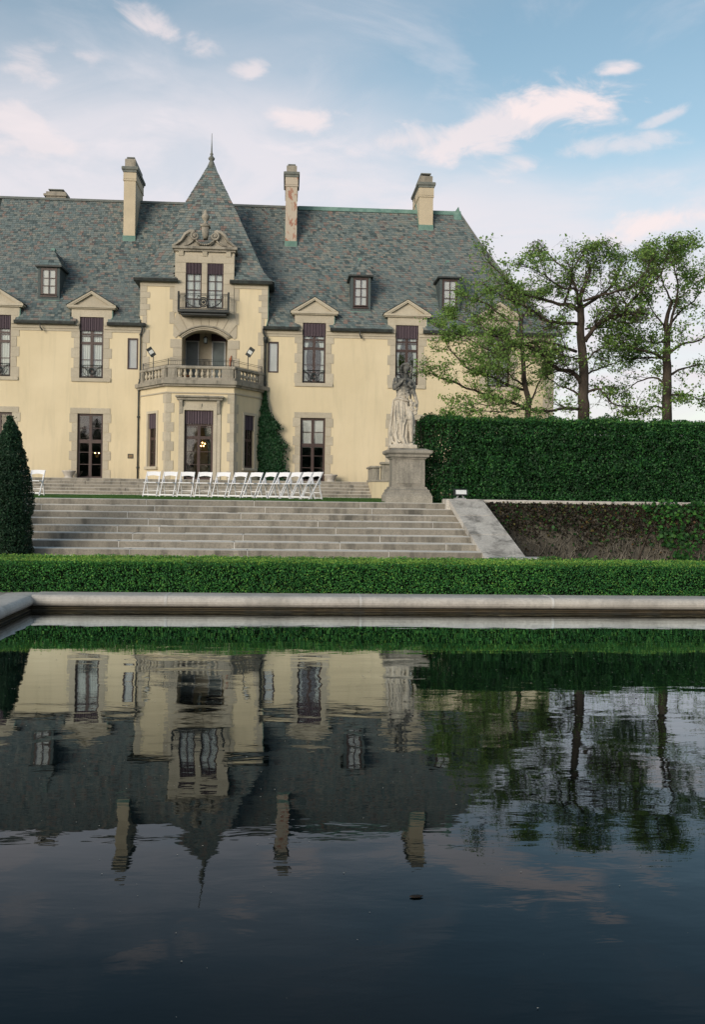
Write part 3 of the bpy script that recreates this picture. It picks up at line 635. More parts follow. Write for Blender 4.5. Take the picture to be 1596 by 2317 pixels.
# ---- tower geometry
# ---- windows
for i, x in enumerate(xW):
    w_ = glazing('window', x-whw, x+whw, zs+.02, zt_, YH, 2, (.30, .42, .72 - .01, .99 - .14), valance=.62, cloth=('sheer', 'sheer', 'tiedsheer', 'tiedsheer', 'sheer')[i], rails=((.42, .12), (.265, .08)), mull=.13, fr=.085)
    # iron guard across the foot of the window
    gz0, gz1 = zs+.06, zs+.62; g = MB(); yg = YH+.06
    for z in (gz0, gz1): g.tube([(x-whw+.01, yg, z), (x+whw-.01, yg, z)], .013, 4)
    for k in range(-5, 6):
        xx = x+k*.093
        if abs(k) >= 2: g.tube([(xx, yg, gz0), (xx, yg, gz1)], .007, 4)
    for R, r in ((.15, .02), (.10, .03)): g.tube([(x+R*cos(a)*.85, yg-.01, gz0+.28+R*sin(a)) for a in [2*pi*k/14 for k in range(15)]], r, 5)
    for s in (-1, 1):
        g.tube([(x+s*(.50-.36*sin(a)*1.0), yg-.012, gz1-.06-.46*(1-cos(a))) for a in [pi/2*k/8 for k in range(9)]], .02, 5)
        g.tube([(x+s*.14, yg, gz0+.03), (x+s*.3, yg, gz0+.10), (x+s*.43, yg, gz0+.3)], .012, 5)
    part(g, 'window_guard', 'iron')
    stone_piece('window_sill', x-whw-.36, x+whw+.36, zs-.17, zs, YH, .07, .2)
    for s in (-1, 1): quoins(*((x-whw-.27, x-whw) if s < 0 else (x+whw, x+whw+.27)), zs, ZE-.25, YH, s, .12, .45)
DK = {0: None, 1: None, 2: 'topblind', 3: 'topblind'}
for i, x in enumerate(xD):
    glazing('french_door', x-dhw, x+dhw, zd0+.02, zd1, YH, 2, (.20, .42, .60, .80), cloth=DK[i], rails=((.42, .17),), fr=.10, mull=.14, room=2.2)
    for s in (-1, 1): quoins(*((x-dhw-.26, x-dhw) if s < 0 else (x+dhw, x+dhw+.26)), zd0, zd1, YH, s, .11, .47)
    for a, b in ((-dhw-.34, -.02), (.02, dhw+.34)) if i % 2 else ((-dhw-.30, dhw+.30),): stone_piece('lintel_stone', x+a, x+b, zd1, zd1+.27, YH)
for (a, b), zz in zip(SW, (0, 1)):
    w_ = glazing('window', a, b, zw0, zw1, YH-.1, 1, (), fr=.04, mull=0, cloth='blind', room=.5)
    part(MB().box(a-.03, b+.03, YH-.012, YH+.06, zw1, zw1+.03).box(a-.03, b+.03, YH-.012, YH+.06, zw0-.03, zw0).box(a-.03, a, YH-.012, YH+.06, zw0, zw1).box(b, b+.03, YH-.012, YH+.06, zw0, zw1), 'window_trim', 'frame', w_)
# corner quoins at the right end
quoins(XC1-.38, XC1+.02, TZ, ZE-.32, YH, -1, .14, .46, depth=.3)

# ---- eaves: frieze boards and gutters between the wall dormers
gaps = []
edges = sorted([(x-whw-.03, x+whw+.03) for x in xW] + [(TX0, TX1)]); cur = XC0
for a, b in edges:
    if a > cur: gaps.append((cur, a))
    cur = b
gaps.append((cur, XC1))
for a, b in gaps:
    part(MB().box(a, b, YH-.035, YH+.05, ZE-.42, ZE-.14).box(a, b, YH-.08, YH-.036, ZE-.30, ZE-.15).box(a, b, YH-.13, YH+.02, ZE-.139, ZE-.06), 'frieze', 'stone')
    ga = a + (.0 if a == TX1 or a == XC0 else -.12 + .30); gb = b + (0 if b in (TX0,) else (.3 if b == XC1 else .12 - .30))
    m = MB(); pr = [(.0, .02), (.02, -.09), (.10, -.13), (.19, -.10), (.22, .0), (.22, .03)]
    m.prismx([(YH-.12-q, ZE-.02+z) for q, z in pr], a + (0 if a in (TX1, XC0) else .17), b + (.3 if b == XC1 else (0 if b == TX0 else -.17))); part(m, 'gutter', 'gutter')

# ---- slates
def lerp(a, b, t): return a + (b-a)*t
slate_single = []
def slates(face, nrow, wavg, mb, keep=None, cnt=None, parent=None):
    """face(t) -> (left point, right point) at height fraction t, running from eave (0) to top (1)"""
    for k in range(nrow):
        t0, t1 = k/nrow, min(1, (k+1.35)/nrow); A0, B0 = face(t0); A1, B1 = face(t1); L = (B0-A0).length
        if L < .08: continue
        ux = (B0-A0).normalized(); up_ = ((A1+B1)/2-(A0+B0)/2).normalized(); nr = ux.cross(up_).normalized()
        if nr.y > 0 and abs(ux.x) > .5: nr = -nr
        x = -random.random()*wavg*.7
        while x < L:
            wd = wavg*random.uniform(.6, 1.45); a, b = max(0, x)/L, min(L, x+wd-.008)/L; x += wd
            if b-a < .01/L: continue
            d0 = random.uniform(-.012, .012); lift = random.uniform(.018, .034)
            p00 = lerp(A0, B0, a)-up_*(.0+d0)+nr*lift; p01 = lerp(A0, B0, b)-up_*(d0+random.uniform(-.006, .006))+nr*lift*random.uniform(.85, 1.15)
            p10 = lerp(A1, B1, a)+nr*.003; p11 = lerp(A1, B1, b)+nr*.003
            c = (p00+p11)/2
            if keep and not keep(c): continue
            v = [p00, p01, p11, p10, p00-nr*.022, p01-nr*.022]; f = [(0, 1, 2, 3), (4, 5, 1, 0), (0, 3, 4), (1, 5, 2)]
            if cnt is not None and cnt(c) and len(slate_single) < 298:
                m = MB(); m.cur = random.random(); m.add(v, f); slate_single.append(1); m.build('slate', 'slate', parent)
            else: mb.cur = random.random(); mb.add(v, f)
FL = lambda t: t + .055*sin(pi*t)                # bell-cast: runs in faster at the foot
YE = YH-.22; XE = XC1+.25
def P_front(x, t): return Vector((x, YE+(YR-YE)*FL(t), ZE+.02+(ZR-ZE-.02)*t))
def hipx(t): return XE+(XRG-XE)*FL(t)
def roof_y(z):                                   # y of the front slope at height z
    return YE+(YR-YE)*FL(min(1, max(0, (z-ZE-.02)/(ZR-ZE-.02))))
def roof_hit(px, py):
    lo, hi = YE, YR
    for _ in range(40):
        m = (lo+hi)/2; p = at(px, py, m)
        if roof_y(p.z) > m: lo = m
        else: hi = m
    return at(px, py, (lo+hi)/2)
under = MB(); n = 28; ZP0 = ZA(711, 711, YH)
slots = sorted([(x-whw-.22, x+whw+.22, ZP0) for x in xW] + [(TU0-.01, TU1+.01, ZTE)])
dn = Vector((0, .03, -.03))
for k in range(n):
    t0, t1 = k/n, (k+1)/n; zm = P_front(0, t1).z; cur_ = XC0-.3; spans = []
    for a_, b_, zt2_ in slots:
        if zm < zt2_+.05: spans.append((cur_, a_)); cur_ = b_
    spans.append((cur_, None))
    for a_, b_ in spans:
        under.quad(P_front(a_, t0)+dn, P_front(b_ if b_ is not None else hipx(t0), t0)+dn, P_front(b_ if b_ is not None else hipx(t1), t1)+dn, P_front(a_, t1)+dn)
        if k == 0: e_ = b_ if b_ is not None else XE; under.quad((a_, YE, ZE-.04), (e_, YE, ZE-.04), (e_, YH+.1, ZE-.04), (a_, YH+.1, ZE-.04))
    b, c = P_front(hipx(t0), t0)+dn, P_front(hipx(t1), t1)+dn; a, d = P_front(XC0-.3, t0)+dn, P_front(XC0-.3, t1)+dn
    ybk = lambda q: 2*YR-q.y
    under.quad(b, Vector((b.x, ybk(b), b.z)), Vector((c.x, ybk(c), c.z)), c); under.quad(Vector((b.x, ybk(b), b.z)), Vector((a.x, ybk(a), a.z)), Vector((d.x, ybk(d), d.z)), Vector((c.x, ybk(c), c.z)))
roof = part(under, 'roof', 'underlay')
dorm_x = [(x-whw-.45, x+whw+.45) for x in xW]
ZP0 = ZA(711, 711, YH)                           # underside of the pediments
def keep_main(c):
    if TU0-.02 < c.x < TU1+.02 and c.z < ZTE+.1: return False
    for a, b in dorm_x:
        e = .07 if c.z > ZE+.22 else .24
        if a+e < c.x < b-e and c.z < ZP0+.05 : return False
    return True
sm = MB(); slates(lambda t: (P_front(-15.2, t), P_front(hipx(t)-.01, t)), 62, .16, sm, keep_main, lambda c: -8.4 < c.x < 2 and c.z < ZE+3 and (c.x < TX0-.5 or c.x > TX1+.4), roof)
def sidef(t): a = P_front(hipx(t), t); return a, Vector((a.x, 2*YR-a.y, a.z))
slates(sidef, 62, .235, sm)
so = sm.build('slates', 'slate', roof); so['kind'] = 'stuff'
# ridge capping: dark on the left, copper on the right with a little upstand finial
rx = XA(676, 468, YR)
part(MB().prismx([(YR-.16, ZR-.12), (YR, ZR+.05), (YR+.16, ZR-.12)], XC0, rx), 'ridge_cap', 'lead', roof)
part(MB().prismx([(YR-.2, ZR-.20), (YR-.06, ZR+.05), (YR+.06, ZR+.05), (YR+.2, ZR-.20)], rx, XRG+.05).prismx([(YR-.36, ZR-.5), (YR-.05, ZR+.06), (YR+.05, ZR+.06), (YR+.36, ZR-.5)], XRG-.3, XRG+.12).prism([(XRG-.22, ZR), (XRG-.02, ZR+.30), (XRG+.05, ZR+.05), (XRG+.45, ZR-.62), (XRG+.3, ZR-.62), (XRG-.02, ZR-.1)], YR-.1, YR+.1), 'ridge_cap', 'copper', roof)
mb = MB()
mb.tube([P_front(hipx(t), t)+Vector((.03, 0, .03)) for t in [k/16 for k in range(17)]], .05, 6); part(mb, 'hip_cap', 'lead', roof)

# ---- pedimented wall dormers above the upper windows
ZPA = ZA(711, 673, YH)
for x in xW:
    hw = whw+.39; y0 = YH-.02
    m = MB()   # stone dormer front with corbelled shoulders
    zb = ZE-.23
    sh = lambda s: [(x+s*whw, zb), (x+s*(whw+.20), zb), (x+s*(whw+.22), zb+.20), (x+s*(whw+.33), zb+.38), (x+s*hw, zb+.44), (x+s*hw, ZP0), (x+s*whw, ZP0)]
    for s in (-1, 1):
        p = sh(s); m.prism(p if s > 0 else p[::-1], y0, YH+.3)
        m.box(*sorted((x+s*(hw-.14), x+s*(hw-.002))), YH+.3, YH+2.2, zb+.45, ZP0)
    m.box(x-whw, x+whw, y0, YH+.3, zt_, ZP0)
    m.cur = None
    d = part(m, 'wall_dormer', 'stone')
    pd = MB(); pw = hw+.20; zc = ZP0
    pd.box(x-pw, x+pw, y0-.16, YH+.3, zc, zc+.10).box(x-pw+.05, x+pw-.05, y0-.10, YH+.3, zc-.05, zc)
    pd.prism([(x-pw+.25, zc+.10), (x+pw-.25, zc+.10), (x, ZPA-.16)], y0-.03, YH+.2)
    for s in (-1, 1):
        P = [(x+s*pw, zc+.10), (x, ZPA), (x, ZPA-.17), (x+s*(pw-.30), zc+.10)]
        pd.prism(P if s < 0 else P[::-1], y0-.16-.002*s, YH+.3)
        P = [(x+s*(pw-.09), zc+.13), (x, ZPA-.045), (x, ZPA-.11), (x+s*(pw-.22), zc+.12)]
        pd.prism(P if s < 0 else P[::-1], y0-.185-.002*s, y0-.15)
    part(pd, 'pediment', 'stone', d)
    rb = MB(); q = ZPA+.02   # little slated gable roof running back into the main slope
    yb = roof_y(q)+.1
    for s in (-1, 1):
        A, B = Vector((x+s*(pw+.03), YH-.19, zc+.12)), Vector((x, YH-.19, q)); A2, B2 = Vector((A.x, roof_y(A.z)+.1, A.z)), Vector((B.x, yb, q))
        rb.quad(A, B, B2, A2); rb.quad(A-UP*.04, A2-UP*.04, B2-UP*.04, B-UP*.04); rb.quad(A, A-UP*.04, B-UP*.04, B)
    part(rb, 'dormer_roof', 'underlay', d)
    part(MB().tube([(x-hw-.02, YH+.02, zb+.45), (x-whw-.22, YH-.03, zb+.27)], .03, 5).tube([(x+hw+.02, YH+.02, ZP0-.1), (x+hw+.02, YH+.0, zb+.5), (x+whw+.24, YH-.03, zb+.25)], .03, 5), 'flashing', 'copper', d)
    stone_piece('facing_stone', x-whw-.30, x-whw-.004, zt_-.02, zt_+.20, YH, .028, .05, parent=d); stone_piece('facing_stone', x+whw+.004, x+whw+.30, zt_-.02, zt_+.20, YH, .028, .05, parent=d)

# ---- small slated roof dormers
for (pl, pr_, pt, pb, pe, pa, cx_) in ((86, 135, 605, 681, 602, 577, 114), (794, 839, 627, 707, 624, 599, 815), (995.5, 1041, 632, 711, 628, 604, 1020)):
    c0 = (pl+pr_)/2; H = roof_hit(c0, pb-4); Y = H.y-.05
    x0, x1 = XA(pl, (pt+pb)/2, Y), XA(pr_, (pt+pb)/2, Y); z0, z1 = ZA(c0, pb, Y), ZA(c0, pe, Y); xm = (x0+x1)/2; za = ZA(c0, pa, Y)+.45
    yb = roof_y(z1)+.3; f = .13
    m = MB(); wz0, wz1 = z0+.30, z1-.10
    holed(m, x0, x1, z0, z1, Y, [(x0+f, x1-f, wz0, wz1)], .15)
    m.quad((x0, Y, z0), (x0, Y, z1), (x0, yb, z1), (x0, yb, z0)); m.quad((x1, Y, z1), (x1, Y, z0), (x1, yb, z0), (x1, yb, z1))
    m.cur = .4; d = m.build('roof_dormer', 'slate', man)
    glazing('dormer_window', x0+f-.01, x1-f+.01, wz0-.05, wz1, Y-.11, 2, (.34, .67), d, fr=.10, bar=.035, mull=.035, cloth='blind', room=0)
    part(MB().box(x0+f-.03, x1-f+.03, Y-.05, Y+.1, wz0-.12, wz0-.05), 'sill', 'frame', d)
    part(MB().box(x0-.02, x1+.02, Y-.06, Y+.05, z0-.03, z0+.03).tube([(x1+.012, Y+.05, z0), (x1+.012, roof_y(z1)-.0, z1)], .02, 4), 'flashing', 'copper', d)
    e = .10; r = MB(); ap = Vector((xm, Y+.75, za)); bk = Vector((xm, roof_y(za)+.25, za))
    A, B = Vector((x0-e, Y-.12, z1)), Vector((x1+e, Y-.12, z1)); C, D = Vector((x1+e, yb+.3, z1)), Vector((x0-e, yb+.3, z1))
    hr = MB(); slates(lambda t: (lerp(A, ap, t), lerp(B, ap, t)), 6, .2, hr); slates(lambda t: (lerp(B, ap, t), lerp(C, bk, t)), 6, .2, hr)
    hr.add([A-UP*.02, B-UP*.02, ap-UP*.02, bk-UP*.02, C-UP*.02, D-UP*.02], [(0, 1, 2), (1, 4, 3, 2), (5, 0, 2, 3)]); hr.r += [.5]*(len(hr.f)-len(hr.r))
    part(hr, 'dormer_roof', 'slate', d)
    part(MB().box(x0-e-.01, x1+e+.01, Y-.15, Y-.02, z1-.07, z1+.015).box(x1+.01, x1+e+.02, Y-.02, yb, z1-.07, z1+.01).box(x0-e-.02, x0-.01, Y-.02, yb, z1-.07, z1+.01), 'eave_board', 'gutter', d)
    part(MB().prismx([(0+ap.y-.12, za-.14), (ap.y, za+.06), (ap.y+.3, za+.02), (ap.y+.3, za-.12)], xm-.09, xm+.09), 'finial', 'copper', d)

# ---- chimneys: (front base centre px, row), width px, cap rows
def chimney(px0, px1, pybase, rows, mat='chimney', depth=2.5, cap_e=.10, patch=False):
    """rows: pixel rows of top cowl, upper stage top, cap moulding top/bottom, lower band"""
    c = (px0+px1)/2; H = roof_hit(c, pybase-3); Y = H.y
    x0, x1 = XA(px0, pybase-60, Y), XA(px1, pybase-60, Y); z = [ZA(c, r, Y) for r in rows]; zb = ZA(c, pybase, Y)
    ct, ut, m1, m0, b0 = z
    m = MB().box(x0, x1, Y, Y+depth, zb-.5, m0)
    ch = part(m, 'chimney', mat)
    part(MB().bev(x0-.04, x1+.04, Y-.04, Y+depth+.04, b0-.05, b0+.05, .02).box(x0-.03, x1+.03, Y-.03, Y+depth+.03, b0+.06, m0-.12), 'band', mat, ch)
    part(MB().bev(x0-.02-cap_e, x1+.02+cap_e, Y-cap_e, Y+depth+cap_e, m0, m1, .04).box(x0-.05, x1+.05, Y-.05, Y+depth+.05, m0-.10, m0), 'cap_moulding', 'lead', ch)
    part(MB().bev(x0+.03, x1-.03, Y+.05, Y+depth-.05, m1, ut, .03), 'upper_stage', 'stone_w', ch)
    cw = MB().box(x0+.10, x1-.10, Y+.2, Y+depth-.2, ct-.06, ct)
    for yy in (Y+.25, Y+depth/2, Y+depth-.3):
        for xx in (x0+.12, x1-.17): cw.box(xx, xx+.05, yy, yy+.05, ut-.02, ct-.06)
    part(cw, 'cowl', 'lead', ch)
    part(MB().box(x0-.03, x1+.03, Y-.035, Y+.02, zb-.02, zb+.34).prismx([(Y-.03, zb), (Y+depth*.8, zb+depth*1.05), (Y+depth*.8, zb+depth*1.05+.14), (Y-.03, zb+.28)], x1+.005, x1+.03).prismx([(Y-.03, zb), (Y+depth*.8, zb+depth*1.05), (Y+depth*.8, zb+depth*1.05+.14), (Y-.03, zb+.28)], x0-.03, x0-.005), 'flashing', 'copper', ch)
    return ch
chimney(279.5, 306, 549, (353, 358.5, 377.5, 386, 408))
chimney(646, 672, 561, (369, 374, 389.5, 397, 421), 'brickpatch')
chimney(949, 980.5, 524, (389.5, 397.5, 413, 421, 445))
Yc = YR+1.6
x0, x1 = XA(104, 440, Yc), XA(149, 440, Yc)
ch = part(MB().box(x0, x1, Yc, Yc+1, ZR-2, ZA(125, 434, Yc)), 'chimney', 'stone_w')
part(MB().bev(x0-.12, x1+.06, Yc-.08, Yc+1.1, ZA(125, 445, Yc), ZA(125, 439, Yc), .03), 'cap_moulding', 'stone_w', ch)
part(MB().box(x0+.1, x1-.15, Yc+.1, Yc+.9, ZA(125, 429, Yc), ZA(125, 427, Yc)).box(x0+.2, x1-.25, Yc+.2, Yc+.8, ZA(125, 434, Yc), ZA(125, 429, Yc)), 'cowl', 'lead', ch)
# ================================================================== ENTRANCE TOWER
DX0, DX1 = XA(396, 650, YT0), XA(530, 650, YT0); ZD0, ZD1 = ZA(463, 700, YT0), ZA(463, 567, YT0)
wins = [(XA(420.5, 650, YT0), XA(456.5, 650, YT0)), (XA(469, 650, YT0), XA(505.5, 650, YT0))]; wz0, wz1 = ZA(463, 698, YT0), ZA(463, 596.5, YT0)
ZSH = ZE + .38                                # shoulders
m = MB()
holed(m, TX0, TX1, TZ-.2, ZSH, YT0, [(LX0, LX1, ZFL, 99)], .07)
holed(m, TU0, TU1, ZSH, ZTE, YT0, [(a, b, wz0, 99) for a, b in wins], .3)
for s, xa, xb in ((-1, TX0, TU0), (1, TX1, TU1)):
    P = [(xa, ZE-.2), (xa+s*.10, ZE-.1), (xb-s*.03, ZE+.14), (xb, ZSH), (xa, ZSH)]
    m.prism(P if s > 0 else P[::-1], YT0, YT0+.3)
m.quad((TU1, YT0, ZSH), (TU1, YT0+6, ZSH), (TU1, YT0+6, ZTE), (TU1, YT0, ZTE)).quad((TU0, YT0+6, ZSH), (TU0, YT0, ZSH), (TU0, YT0, ZTE), (TU0, YT0+6, ZTE)).quad((TU1, YT0+6, ZSH-1), (TU0, YT0+6, ZSH-1), (TU0, YT0+6, ZTE), (TU1, YT0+6, ZTE))
tow = part(m, 'tower_wall', 'stucco')
qw = XA(337, 760, YT0)-TU0
for s in (-1, 1):
    a, b = (TU0, TU0+qw-.12) if s < 0 else (TU1-qw+.12, TU1)
    n = 5; z0, z1 = ZSH+.01, ZTE-.30
    for i in range(n):
        e = .14 if i % 2 else 0; stone_piece('quoin_stone', a-(e if s > 0 else 0), b+(e if s < 0 else 0), z0+(z1-z0)*i/n+.004, z0+(z1-z0)*(i+1)/n-.004, YT0, .022, .12)
    a, b = (XA(322, 780, YT0), TU0+qw-.12) if s < 0 else (TU1-qw+.12, XA(597, 780, YT0))
    z0, z1 = ZFL+.05, ZSH; n = 5
    for i in range(n):
        e = .14 if i % 2 else 0; stone_piece('quoin_stone', a-(e if s > 0 else 0), b+(e if s < 0 else 0), z0+(z1-z0)*i/n+.004, z0+(z1-z0)*(i+1)/n-.004, YT0, .022, .09)
    # frieze and gutter either side of the stone dormer
    a, b = (TU0, DX0) if s < 0 else (DX1, TU1)
    part(MB().box(a, b, YT0-.04, YT0+.05, ZTE-.30, ZTE-.12).box(a, b, YT0-.10, YT0+.05, ZTE-.119, ZTE-.03), 'frieze', 'stone')
    g = MB(); pr = [(.0, .03), (.02, -.07), (.10, -.12), (.20, -.09), (.24, .02), (.24, .06)]
    ga, gb = (TU0-.28, DX0+.16) if s < 0 else (DX1-.20, TU1+.22)
    g.prismx([(YT0-.08-q, ZTE-.01+z) for q, z in pr], ga, gb)
    xs_ = TU0-.28 if s < 0 else TU1+.02
    g.box(xs_, xs_+.24 if s > 0 else TU0-.02, YT0-.1, YT0+5, ZTE-.09, ZTE+.06)
    part(g, 'gutter', 'gutter')
part(MB().tube([(TU1+.015, YT0+.03, ZTE-.1), (TU1+.015, YT0+.02, ZSH), (TX1+.14, YT0-.01, ZE-.02)], .028, 5), 'flashing', 'copper')
# spire roof
YA = YT0+3.0; ZAP = ZA(479, 363, YA); XAP = TC
prof = [(0, 1.0), (.025, .94), (.08, .85), (.18, .755), (.333, .62), (.557, .42), (.75, .235), (1, .0)]
def pf(t):
    for (t0, a), (t1, b) in zip(prof[:-1], prof[1:]):
        if t <= t1: return a+(b-a)*(t-t0)/(t1-t0)
    return 0
hx, hy = (TU1-TU0)/2+.27, 3.25
def cor(sx_, sy_, t): return Vector((TC+sx_*hx*pf(t), YA+sy_*hy*pf(t), ZTE+(ZAP-ZTE)*t))
u = MB(); seq = [(-1, -1), (1, -1), (1, 1), (-1, 1)]
ts = [0, .035, .09, .18, .35, .6, .8, 1]
ts = [k/40 for k in range(41)]
k = .985; f = lambda c, t: Vector(((c[0]*hx*pf(t)*k)+TC, YA+c[1]*hy*pf(t)*k, ZTE-.01+(ZAP-ZTE)*t))
for t0, t1 in zip(ts[:-1], ts[1:]):
    for i in range(4):
        a, b = seq[i], seq[(i+1) % 4]; q = [f(a, t0), f(b, t0), f(b, t1), f(a, t1)]
        if i == 0 and q[2].z < ZD1+.25:
            u.quad(q[0], Vector((DX0, q[0].y, q[0].z)), Vector((DX0, q[3].y, q[3].z)), q[3]); u.quad(Vector((DX1, q[1].y, q[1].z)), q[1], q[2], Vector((DX1, q[2].y, q[2].z)))
        else: u.quad(*q)
for xa, xb in ((TC-hx, DX0), (DX1, TC+hx)): u.quad((xa, YA-hy, ZTE), (xb, YA-hy, ZTE), (xb, YT0+.1, ZTE), (xa, YT0+.1, ZTE))
u.quad((TC+hx, YA-hy, ZTE), (TC+hx, YA+hy, ZTE), (TU1-.02, YA+hy, ZTE), (TU1-.02, YA-hy, ZTE)).quad((TC-hx, YA+hy, ZTE), (TC-hx, YA-hy, ZTE), (TU0+.02, YA-hy, ZTE), (TU0+.02, YA+hy, ZTE))
sp = part(u, 'spire_roof', 'underlay')
s_ = MB(); nr_ = 52
slates(lambda t: (cor(-1, -1, t), cor(1, -1, t)), nr_, .18, s_, lambda c: not (DX0-.02 < c.x < DX1+.02 and c.z < ZD1+.2))
slates(lambda t: (cor(1, -1, t), cor(1, 1, t)), nr_, .21, s_); slates(lambda t: (cor(-1, 1, t), cor(-1, -1, t)), nr_, .21, s_)
s_.build('slates', 'slate', sp)['kind'] = 'stuff'
tip = ZA(481, 301, YA)-ZAP
part(MB().lathe([(.26, -.42), (.13, -.08), (.09, .0), (.15, .05), (.17, .13), (.10, .21), (.06, .27), (.09, .34), (.045, .42), (.035, .6), (.018, 1.0), (.012, tip)], (TC, YA, ZAP-.04), 10, ), 'finial', 'lead', sp, True)
# stone dormer with twin windows
m = MB(); yd = YT0-.05
holed(m, DX0, DX1, ZD0-.2, ZD1, yd, [(a, b, wz0, wz1) for a, b in wins], .16)
for x, s in ((DX0, -1), (DX1, 1)):
    q = [(x, yd, ZTE-.1), (x, yd+5.2, ZTE-.1), (x, yd+5.2, ZD1), (x, yd, ZD1)]
    m.quad(*(q if s > 0 else q[::-1]))
    m.quad((x, yd, ZD0-.2), (x, YT0, ZD0-.2), (x, YT0, ZTE), (x, yd, ZTE))
dor = part(m, 'tower_dormer', 'stone')
for z in (ZA(463, 620, YT0), ZA(463, 651, YT0), ZA(463, 583, YT0)):       # ashlar joints as facing blocks
    pass
zc = [wz0+.3, ZA(463, 668, YT0), ZA(463, 643, YT0), ZA(463, 619, YT0), wz1]
for a, b in zip(zc[:-1], zc[1:]):
    for x0, x1 in ((DX0+.01, wins[0][0]-.004), (wins[1][1]+.004, DX1-.01), (wins[0][1]+.004, wins[1][0]-.004)): stone_piece('facing_stone', x0, x1, a+.004, b-.004, yd, .014, .012, parent=dor)
mid = (DX0+DX1)/2
for x0, x1 in ((DX0+.01, mid-.35), (mid-.342, mid+.342), (mid+.35, DX1-.01)): stone_piece('facing_stone', x0, x1, wz1+.006, ZD1-.24, yd, .014, .012, parent=dor)
cz = ZD1; cm = MB()
cm.bev(DX0-.13, DX1+.13, yd-.22, yd+.4, cz, cz+.13, .02).box(DX0-.05, DX1+.05, yd-.12, yd+.2, cz-.09, cz-.001).box(DX1+.002, DX1+.13, yd+.4, yd+2.6, cz, cz+.12).box(DX0-.13, DX0-.002, yd+.4, yd+2.6, cz, cz+.12)
part(cm, 'cornice', 'stone_w', dor)
for x in (DX0+.28, mid, DX1-.28): part(MB().prismx([(yd-.11, cz-.092), (yd-.015, cz-.092), (yd-.015, cz-.30), (yd-.05, cz-.30)], x-.11, x+.11), 'console', 'stone', dor)
# scrolled broken pediment
pz = cz+.13; pm = MB()
hw = (DX1-DX0)/2+.15
def P2(px, py): p = at(px, py, yd); return (p.x, p.z)
outl = [P2(390, 559), P2(409, 546), P2(425, 529), P2(437, 522), P2(447, 524), P2(452, 532), P2(456, 545), P2(463, 556)]
tym = [(-hw+.1, pz), (-hw+.45, pz+.22), (-.88, pz+.52), (-.62, pz+.60), (-.42, pz+.40), (-.3, pz+.12), (0, pz+.05), (.3, pz+.12), (.42, pz+.40), (.62, pz+.60), (.88, pz+.52), (hw-.45, pz+.22), (hw-.1, pz)]
pm.prism([(mid+x, z) for x, z in tym], yd-.02, yd+.3); ped = part(pm, 'pediment', 'stone_w', dor)
for s in (-1, 1):
    arch = [(s*hw, pz+.02), (s*(hw-.22), pz+.12), (s*(hw-.45), pz+.30), (s*.93, pz+.58), (s*.74, pz+.71), (s*.58, pz+.74), (s*.45, pz+.70)]
    part(MB().tube([(mid+x, yd-.07, z) for x, z in arch], [.05, .065, .08, .095, .10, .095, .09], 6).tube([(mid+x, yd-.14, z-.03) for x, z in arch], .035, 5), 'raking_moulding', 'stone_w', ped, True)
    sp_ = []
    for k in range(22):
        a = pi/2 + k*.48; r = .21*(1-k/26); sp_.append((mid+s*(.46 - r*cos(a)*1.0 + .0), yd-.12-.004*k, pz+.50+r*sin(a)))
    part(MB().tube(sp_, [.075-.0022*k for k in range(22)], 6).ball((mid+s*.46, yd-.18, pz+.50), .07), 'scroll', 'stone_w', ped, True)
    part(MB().tube([(mid+s*.50, yd-.1, pz+.36), (mid+s*.62, yd-.09, pz+.22), (mid+s*.80, yd-.07, pz+.10), (mid+s*1.0, yd-.06, pz+.06)], [.05, .045, .035, .02], 5).tube([(mid+s*.44, yd-.12, pz+.36), (mid+s*.34, yd-.14, pz+.18), (mid+s*.22, yd-.12, pz+.04)], [.05, .06, .03], 5), 'carved_leaf', 'stone_w', ped, True)
sw = MB(); sw.tube([(mid+.36*sin(a)*1.0, yd-.13, pz+.30-.22*cos(a)) for a in [-1.3+2.6*k/10 for k in range(11)]], .055, 6)
for k in range(9): a = -1.1+2.2*k/8; sw.ball((mid+.36*sin(a), yd-.19, pz+.30-.22*cos(a)), .05)
part(sw, 'garland', 'stone_w', ped, True)
u = MB(); u.prism([(mid-.17, pz+.95), (mid+.17, pz+.95), (mid+.14, pz+.60), (mid+.09, pz+.40), (mid-.09, pz+.40), (mid-.14, pz+.60)][::-1], yd-.16, yd+.25).bev(mid-.23, mid+.23, yd-.2, yd+.3, pz+.95, pz+1.05, .02)
u.lathe([(.10, 0), (.16, .05), (.07, .14), (.06, .20), (.15, .30), (.20, .42), (.16, .52), (.08, .58), (.10, .64), (.03, .74)], (mid, yd+.05, pz+1.05), 10)
part(u, 'urn', 'stone_w', ped, True)
for a, b in wins:
    glazing('window', a, b, wz0, wz1, yd-.02, 2, (.16, .385, .60, .81), dor, fr=.07, bar=.04, mull=.045, valance=.50, cloth='sheer', room=.6)
